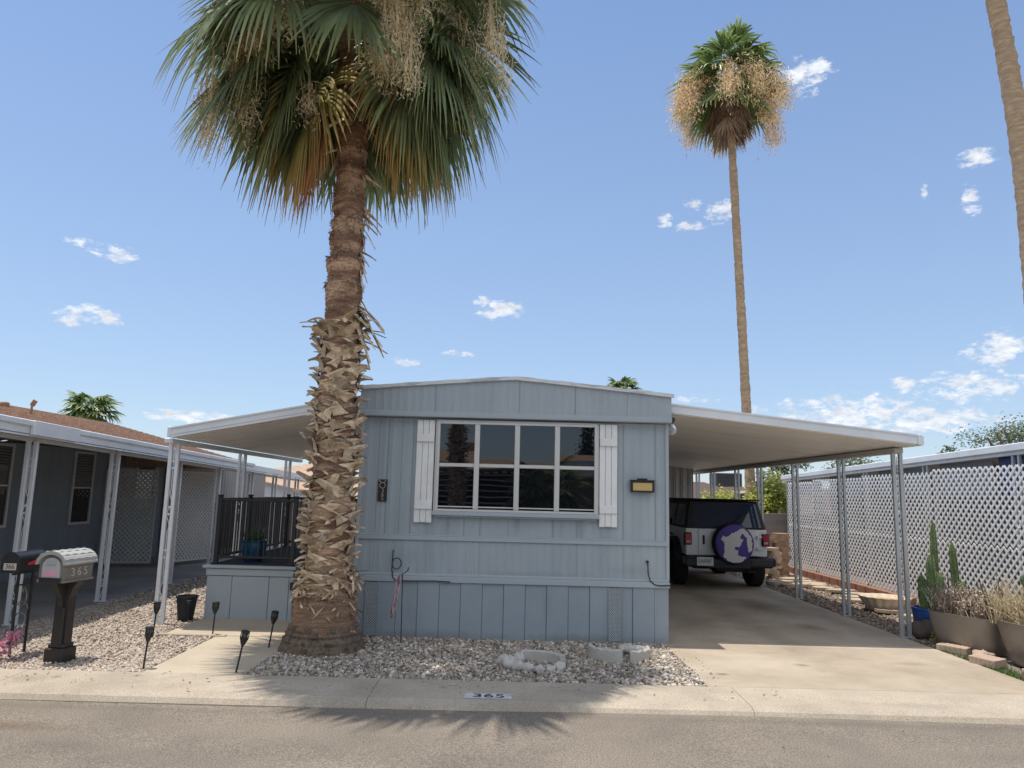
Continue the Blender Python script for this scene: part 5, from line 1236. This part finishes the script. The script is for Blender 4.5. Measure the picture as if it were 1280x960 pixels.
# edging bricks, stones and grass by the planters
m_tan = M('tan_ribbed_brick', (.46, .35, .27), .9, .12, 6, .3, 40, speck=.1)
for (x, y, rz_, dim, lab) in ((5.42, 9.16, -.95, (.34, .14, .07), 'tan brick lying along the driveway edge under the first planter'), (5.37, 8.45, -1.2, (.30, .2, .085), 'ribbed tan paving brick on the grass between the two planters'), (5.36, 7.72, -.2, (.13, .2, .10), 'ribbed tan brick at the picture edge beside the grass')):
    b = MB(); b.x = Matrix.Translation((x, y, 0)) @ Matrix.Rotation(rz_, 4, 'Z') @ Matrix.Rotation(.06, 4, 'X'); n = 6
    for k in range(n): b.box(-dim[0] / 2 + dim[0] * k / n, -dim[0] / 2 + dim[0] * (k + .93) / n, -dim[1] / 2, dim[1] / 2, -.01, dim[2], .006)
    b.box(-dim[0] / 2, dim[0] / 2, -dim[1] / 2 + .004, dim[1] / 2 - .004, -.01, dim[2] - .006)
    tag(b.build('garden_brick', m_tan, loc=(x, y, 0)), lab, 'brick')
o = rock((5.55, 10.02, 0), (.17, .14, .13), 91, 'rounded dark brown boulder at the foot of the front carport post', None); o.name = 'boulder'; o.data.materials[0] = M('dark_brown_rock', (.10, .075, .06), .85, .25, 9, .5, 20)
o = rock((5.56, 8.83, 0), (.11, .09, .05), 92, 'pale flat stone between the two metal planters', None); o.name = 'flat_stone'; o.data.materials[0] = m_tan
rnd = random.Random(31); lm = LM()
for i in range(5200):
    y = rnd.uniform(7.3, 9.75); x = 5.27 + abs(rnd.gauss(0, .13)); 
    if rnd.random() < .35 + .5 * sin(y * 4) ** 2 * (y > 8.7): continue
    d = Vector((rnd.gauss(0, .5), rnd.gauss(0, .5), 1)).normalized() * rnd.uniform(.02, .055); s_ = Vector((rnd.gauss(0, 1), rnd.gauss(0, 1), 0)).normalized() * .004
    p = Vector((x, y, -.015)); lm.tri(p - s_, p + s_, p + d, rnd.random())
tag(lm.build('grass', M('short_green_grass', (.10, .17, .035), .7, .2, 3, island=.4, trans=.2), None), 'short green grass along the driveway edge by the planters', 'grass', kind='stuff')
t = thing('weed', 'small pale weed with round leaves beside the dark boulder', 'plant', (5.52, 9.62, 0)); lm = LM(); leaf_cloud(lm, (5.52, 9.62, .1), (.1, .1, .1), 160, .035, rnd, 9); lm.build('leaves', m_leafy, t)
b = MB()
for k in range(6): b.tube([(5.52, 9.62, 0), (5.52 + .08 * cos(k), 9.62 + .08 * sin(k), .16)], .003, 4)
b.build('stem', m_bark, t)
t = thing('shepherd_hook', 'thin grey shepherd hook rising at the right picture edge', 'hook', (6.75, 9.4, 0))
b = MB(); b.tube([(6.75, 9.4, 0), (6.75, 9.4, 1.55), (6.73, 9.4, 1.63), (6.66, 9.4, 1.67), (6.57, 9.4, 1.64), (6.53, 9.4, 1.57), (6.51, 9.4, 1.49), (6.47, 9.4, 1.47), (6.45, 9.4, 1.50)], .008, 8); b.build('rod', m_postgrey, t)

# dry leaf litter shed by the palm
rnd = random.Random(44); lm = LM()
for i in range(150):
    x, y = (rnd.uniform(-2.4, 1.8), rnd.uniform(7.25, 9.1)) if rnd.random() < .75 else (rnd.uniform(-5.5, 2.5), rnd.uniform(6.6, 7.3)); z = .022 if y > 7.2 and x > -2.45 else .006
    a = rnd.uniform(0, 2 * pi); l = rnd.uniform(.02, .10); d = Vector((cos(a), sin(a), rnd.uniform(-.1, .15))) * l; s_ = Vector((-sin(a), cos(a), 0)) * rnd.uniform(.002, .006); p = Vector((x, y, z))
    lm.ribbon([(p - s_, p + Z * .003, p + s_), (p + d * .5 - s_, p + d * .5 + Z * .008, p + d * .5 + s_), (p + d, p + d, p + d)], [0, .5, 1], 0)
tag(lm.build('leaf_litter', m_straw, None), 'dry straw-coloured palm litter scattered over the stone bed and kerb', 'leaf litter', kind='stuff')
# ---------------------------------------------------------- parked off-roader
JX, JY = 4.30, 14.62
jp = thing('parked_car', 'white boxy off-road car with black top and purple and white spare wheel cover', 'car', (JX, JY, 0))
def JB(): q = MB(); q.x = Matrix.Translation((JX, JY, 0)); return q
m_car = M('white_car_paint', (.78, .79, .80), .25, .03, 2); m_top = M('black_hardtop', (.018, .018, .019), .55, .1, 20); m_flare = M('black_fender_plastic', (.014, .014, .015), .6, .15, 20)
m_tyre = M('tyre_rubber', (.018, .017, .016), .85, .2, 20, .3, 60); m_rim = M('dark_alloy', (.12, .12, .13), .35, .1, 6, metal=.7)
m_cglass = glass_mat('tinted_car_glass', (.012, .026, .06), .03, 1.6)
m_bump = M('black_bumper', (.02, .02, .021), .5, .15, 20)
def bev(o, w_=.02, n=3):
    m_ = o.modifiers.new('bevel', 'BEVEL'); m_.width = w_; m_.segments = n; m_.limit_method = 'ANGLE'; m_.angle_limit = rad(40); return o
arc = lambda cy, cz, r, a0, a1, n=10: [(cy + r * cos(a0 + (a1 - a0) * i / n), cz + r * sin(a0 + (a1 - a0) * i / n)) for i in range(n + 1)]
b = JB(); b.prism([(0, .64), (0, 1.165), (2.7, 1.165), (2.7, .56), (1.28, .52)] + arc(.80, .42, .47, .22, pi - .55), -.80, .80, 'x')
b.prism([(2.7, .62), (2.7, 1.155), (3.75, 1.07), (3.86, 1.0), (3.86, .62)], -.66, .66, 'x')
bev(b.build('body', m_car, jp), .022)
b = JB(); b.box(-.58, .58, .3, 3.7, .36, .56, .03); b.build('underbody', m_flare, jp)
b = JB()   # hard top: tapers inwards, raked rear
b.add([(-.795, .0, 1.167), (.795, .0, 1.167), (.795, 2.55, 1.167), (-.795, 2.55, 1.167), (-.69, .16, 1.715), (.69, .16, 1.715), (.69, 2.2, 1.735), (-.69, 2.2, 1.735)], [(0, 1, 5, 4), (1, 2, 6, 5), (2, 3, 7, 6), (3, 0, 4, 7), (4, 5, 6, 7), (3, 2, 1, 0)])
ht = bev(b.build('hardtop', m_top, jp), .035, 3)
b = JB(); b.box(-.715, .715, .10, 2.3, 1.722, 1.752, .012); b.build('roof_panel', m_top, ht)
rk = lambda z: .16 * (z - 1.167) / .548 - .012     # rear face plane
b = JB(); z0, z1 = 1.20, 1.655
b.add([(-.69, rk(z0), z0), (.69, rk(z0), z0), (.625, rk(z1), z1), (-.625, rk(z1), z1)], [(0, 1, 2, 3)]); b.build('rear_window', m_cglass, jp)
b = JB(); b.bar((.12, rk(1.25) - .03, 1.25), (.46, rk(1.5) - .02, 1.50), .02, .02); b.bar((.1, rk(1.2) - .03, 1.19), (.12, rk(1.25) - .03, 1.27), .06, .04); b.build('wiper', m_flare, jp)
for s in (-1, 1):
    sx = lambda z: s * (.795 - .105 * (z - 1.167) / .548 + .006)
    for (a, c) in ((.16, .95), (1.05, 1.75), (1.83, 2.32)):
        b = JB(); z0, z1 = 1.21, 1.63; sl = .10 if a < .2 else 0
        b.add([(sx(z0), a, z0), (sx(z0), c, z0), (sx(z1), c - (.08 if a > 1.8 else 0), z1), (sx(z1), a + sl, z1)], [(0, 1, 2, 3)]); b.build('side_window', m_cglass, jp)
    for (a, c) in ((1.02, 1.78), (1.80, 2.62)):
        b = JB(); b.box(s * .802, s * .812, a, c, .62, 1.155, .004); d_ = b.build('door', m_car, jp)
        b = JB(); b.box(s * .812, s * .835, a + .08, a + .22, .98, 1.02, .006); b.build('handle', m_flare, d_)
    b = JB(); b.box(s * .86, s * 1.02, 2.35, 2.45, 1.18, 1.36, .02); b.bar((s * .80, 2.42, 1.2), (s * .9, 2.4, 1.22), .04, .04); b.build('mirror', m_flare, jp)
    for cy in (.80, 3.25):
        b = JB(); P_ = arc(cy, .44, .53, .15, pi - .15, 12) + arc(cy, .44, .45, pi - .15, .15, 12); b.prism(P_, s * (.64 if cy > 3 else .78), s * .925, 'x'); b.build('fender_flare', m_flare, jp)
        b = JB(); R_ = .395; cx = s * .775
        tp = [(.24, -.125), (.33, -.13), (R_ - .03, -.128), (R_ - .006, -.105), (R_, -.08), (R_, .08), (R_ - .006, .105), (R_ - .03, .128), (.33, .13), (.24, .125)]
        b.lathe(tp, (cx, cy, R_ - .005), 32, 'x')
        for k in range(32):
            a = 2 * pi * k / 32; c = Vector((cx, cy + R_ * cos(a), R_ - .005 + R_ * sin(a) + 0)); b.obox(c, (.20, .045, .014), Matrix.Rotation(a - pi / 2, 3, 'X'))
        wh = b.build('wheel', m_tyre, jp)
        b = JB(); b.lathe([(.0, -.02), (.06, .03), (.20, .02), (.24, .07), (.25, .12), (.25, -.12), (.0, -.121)] if s > 0 else [(.0, .02), (.06, -.03), (.20, -.02), (.24, -.07), (.25, -.12), (.25, .12), (.0, .121)], (cx, cy, .39), 20, 'x'); b.build('rim', m_rim, wh)
    # tail lamp
    b = JB(); b.box(s * .69, s * .835, -.045, .04, .845, 1.085, .014); tl = b.build('taillight', m_flare, jp)
    b = JB(); b.box(s * .705, s * .82, -.053, -.044, .935, 1.07, .004); b.box(s * .705, s * .82, -.053, -.044, .86, .885, .003); b.build('red_lens', M('red_lens', (.42, .018, .02), .25, .1, 20) if 'red_lens' not in bpy.data.materials else bpy.data.materials['red_lens'], tl)
    b = JB(); b.box(s * .72, s * .805, -.054, -.044, .889, .931, .003); b.build('reverse_lens', M('pale_lens', (.55, .42, .40), .2, .1, 20) if 'pale_lens' not in bpy.data.materials else bpy.data.materials['pale_lens'], tl)
b = JB(); b.box(-.56, .60, -.022, .002, .655, 1.15, .012); tg = b.build('tailgate', m_car, jp)
b = JB(); b.box(-.475, -.435, -.04, -.02, .86, 1.04, .01); b.build('handle', m_flare, tg)
b = JB()
for z in (.78, 1.0): b.box(.46, .70, -.035, -.02, z, z + .045, .008); b.lathe([(.03, -.02), (.03, .03)], (.60, -.035, z + .02), 10)
b.build('hinge', m_car, tg)
b = JB(); b.box(-.86, .86, -.19, .02, .44, .615, .03); b.box(-.92, -.62, -.17, .04, .47, .63, .03); b.box(.62, .92, -.17, .04, .47, .63, .03); b.box(-.4, .4, -.205, -.18, .43, .50, .01); bp_ = b.build('bumper', m_bump, jp)
b = JB(); b.box(.44, .84, -.197, -.189, .475, .59, .006); b.build('step_pad', M('worn_bumper_pad', (.05, .05, .052), .7, .2, 12), bp_)
b = JB(); b.box(-.64, -.32, -.215, -.195, .465, .63, .004); pt = b.build('license_plate', M('plate_white', (.60, .62, .58), .5, .08, 30), jp)
text_mesh('plate_text', 'LAA9B7', .095, M('plate_green', (.05, .07, .09), .5), pt, frame((JX - .48, JY - .2165, .552), (1, 0, 0), (0, 0, 1)), extrude=.0006, sx=.78)
b = JB(); b.tube([(-.15, .02, .40), (.5, .02, .38)], .05, 10); b.tube([(.38, -.05, .36), (.55, .05, .36)], .03, 8); b.bar((-.75, .8, .40), (.75, .8, .40), .09, .09); b.lathe([(0, -.14), (.14, -.08), (.14, .08), (0, .14)], (.0, .8, .40), 14, 'y'); b.box(-.25, .25, -.1, .5, .36, .45, .03); b.build('exhaust', m_flare, jp)
# spare wheel with printed cover
SX, SZ = .075, .895
b = JB(); b.lathe([(.0, .0), (.28, .0), (.36, -.02), (.395, -.06), (.40, -.12), (.39, -.2), (.36, -.235), (.2, -.24), (.0, -.24)], (SX, -.03, SZ), 48, 'y')
sp = b.build('spare_wheel', m_tyre, jp, smooth='auto')
m_cov = bpy.data.materials.new('spare_cover_print'); m_cov.use_nodes = True; nt = m_cov.node_tree; Nn = nt.nodes; Ll = nt.links; pb = Nn['Principled BSDF']
pb.inputs['Base Color'].default_value = (.085, .05, .29, 1); pb.inputs['Roughness'].default_value = .6
b = JB(); b.lathe([(.375, -.236), (.355, -.25), (.2, -.262), (.0, -.265)][::-1], (SX, -.03, SZ), 56, 'y')
cvr = b.build('wheel_cover', m_cov, sp, smooth=True)
m_covw = M('cover_white_print', (.70, .69, .67), .65, .04, 6)
ry = lambda x, z: -.295 + .02 * ((x * x + z * z) / .14) ** 1.3 - .004
def blob(pts, mat, nm, d=0):
    b = JB(); b.add([(SX + x, ry(x, z) - d, SZ + z) for x, z in pts], [tuple(range(len(pts)))]); return b.build(nm, mat, cvr)
def wobble(pts, seed, amp=.008, n=5):
    g = random.Random(seed); out = []
    for i, (x, z) in enumerate(pts):
        x2, z2 = pts[(i + 1) % len(pts)]
        for k in range(n): t_ = k / n; out.append((x + (x2 - x) * t_ + g.uniform(-amp, amp), z + (z2 - z) * t_ + g.uniform(-amp, amp)))
    return out
def fan(pts, mat, nm, d):
    """print built as thin facets that follow the cover's curve"""
    from mathutils.geometry import delaunay_2d_cdt
    inner = []; n = 13
    for i in range(-n, n + 1):
        for j in range(-n, n + 1): inner.append(Vector((i * .029, j * .029)))
    vs = [Vector(p) for p in pts]; k = len(vs)
    V, E, F, *_ = delaunay_2d_cdt(vs + inner, [], [list(range(k))], 1, 1e-5)
    us = sorted({i for f in F for i in f}); ix = {q: i for i, q in enumerate(us)}
    b = JB(); b.add([(SX + V[q].x, ry(V[q].x, V[q].y) - d, SZ + V[q].y) for q in us], [tuple(ix[i] for i in f) for f in F]); return b.build(nm, mat, cvr, smooth=True)
fan(wobble([(-.22, -.24), (-.20, -.13), (-.205, .02), (-.265, .09), (-.23, .16), (-.16, .13), (-.06, .20), (.05, .245), (.15, .30), (.25, .245), (.32, .14), (.35, 0), (.32, -.13), (.27, -.15), (.235, -.04), (.225, .06), (.15, .03), (.10, -.05), (.07, -.13), (.14, -.19), (.22, -.26), (.12, -.335), (0, -.355), (-.12, -.33)], 4, .010), m_covw, 'white_print', .002)
fan(wobble([(.10, .12), (.15, .20), (.23, .12), (.235, .03), (.22, -.10), (.255, -.16), (.26, -.20), (.20, -.24), (.05, -.22), (.06, -.12), (-.01, -.09), (0, -.05), (.08, -.06), (.15, .04), (.16, .09)], 6, .011), m_cov, 'purple_print', .004)

# ----------------------------------------------- homes across the street (seen in the front window)
t = thing('facing_home', 'manufactured home across the street with brown shingle roof and striped awning', 'house', (-1, -11, 0))
b = MB(); b.box(-6.5, 4.5, -20, -11, 0, 2.75); b.build('wall', m_nwall2, t)
b = MB(); b.add([(-6.9, -10.6, 2.7), (4.9, -10.6, 2.7), (4.9, -15.5, 3.45), (-6.9, -15.5, 3.45), (-6.9, -20.4, 2.7), (4.9, -20.4, 2.7)], [(1, 0, 3, 2), (2, 3, 4, 5), (0, 1, 5, 4)]); b.box(-2.3, -1.6, -15.9, -15.1, 3.3, 3.75); b.build('roof', m_shing, t)
m_stripe = M('cream_stripe', (.60, .58, .48), .6, .05, 3); b = MB()
for k in range(7): b.box(-3.9, .6, -10.9 + .0 - .0, -10.3, 1.15 + k * .21, 1.20 + k * .21)
b.build('shutter_slats', m_stripe, t)
b = MB()
for k in range(16): b.box(-4.4 + k * .34, -4.4 + k * .34 + .18, -11, -8.8, 2.5, 2.52)
b.build('awning', m_white, t)
b = MB(); b.box(-3.9, .6, -10.99, -10.95, 1.0, 2.6); b.build('window', m_dark, t)
t = thing('facing_carport', 'flat pale carport across the street', 'carport', (6, -11, 0))
b = MB(); b.box(1.6, 9.5, -18, -8.6, 2.62, 2.9); b.build('roof', m_roofwhite, t)
for x in (1.8, 4.3, 6.8, 9.3):
    b = MB(); b.box(x, x + .08, -8.8, -8.72, 0, 2.62); b.build('post', m_whitealu, t)
b = MB(); b.box(1.5, 9.6, -18.2, -17.9, 0, 2.62); b.build('wall', m_nwall2, t)
o = copy_tree(palm); o.location = (-1.75, -6.2, 0); o.rotation_euler.z = 1.2; o['label'] = 'stout fan palm across the street with a criss-cross trunk'
bush('cypress_tree', 'tall narrow dark cypress across the street', 'tree', (4.6, -22, 3.2), (.55, .55, 3.0), 3000, .16, m_leafd, 71, clumps=40)
t = thing('young_palm', 'low young fan palm across the street', 'palm tree', (1.2, -6.0, 0)); lm = LM(); rnd = random.Random(77)
for i in range(26): frond(lm, (1.2, -6.0, 2.1 - .4 * i / 26), i * 2.4, 1.4 - 1.5 * i / 26, .8, .8, 22, rnd, secs=(.06, .45, .8, 1.0))
lm.build('crown', m_frond, t); trunk_mesh([(.25, -.1), (.2, 2.2)], 1.2, -6.0, 14, 5, .02).build('trunk', m_trunkdark, t)
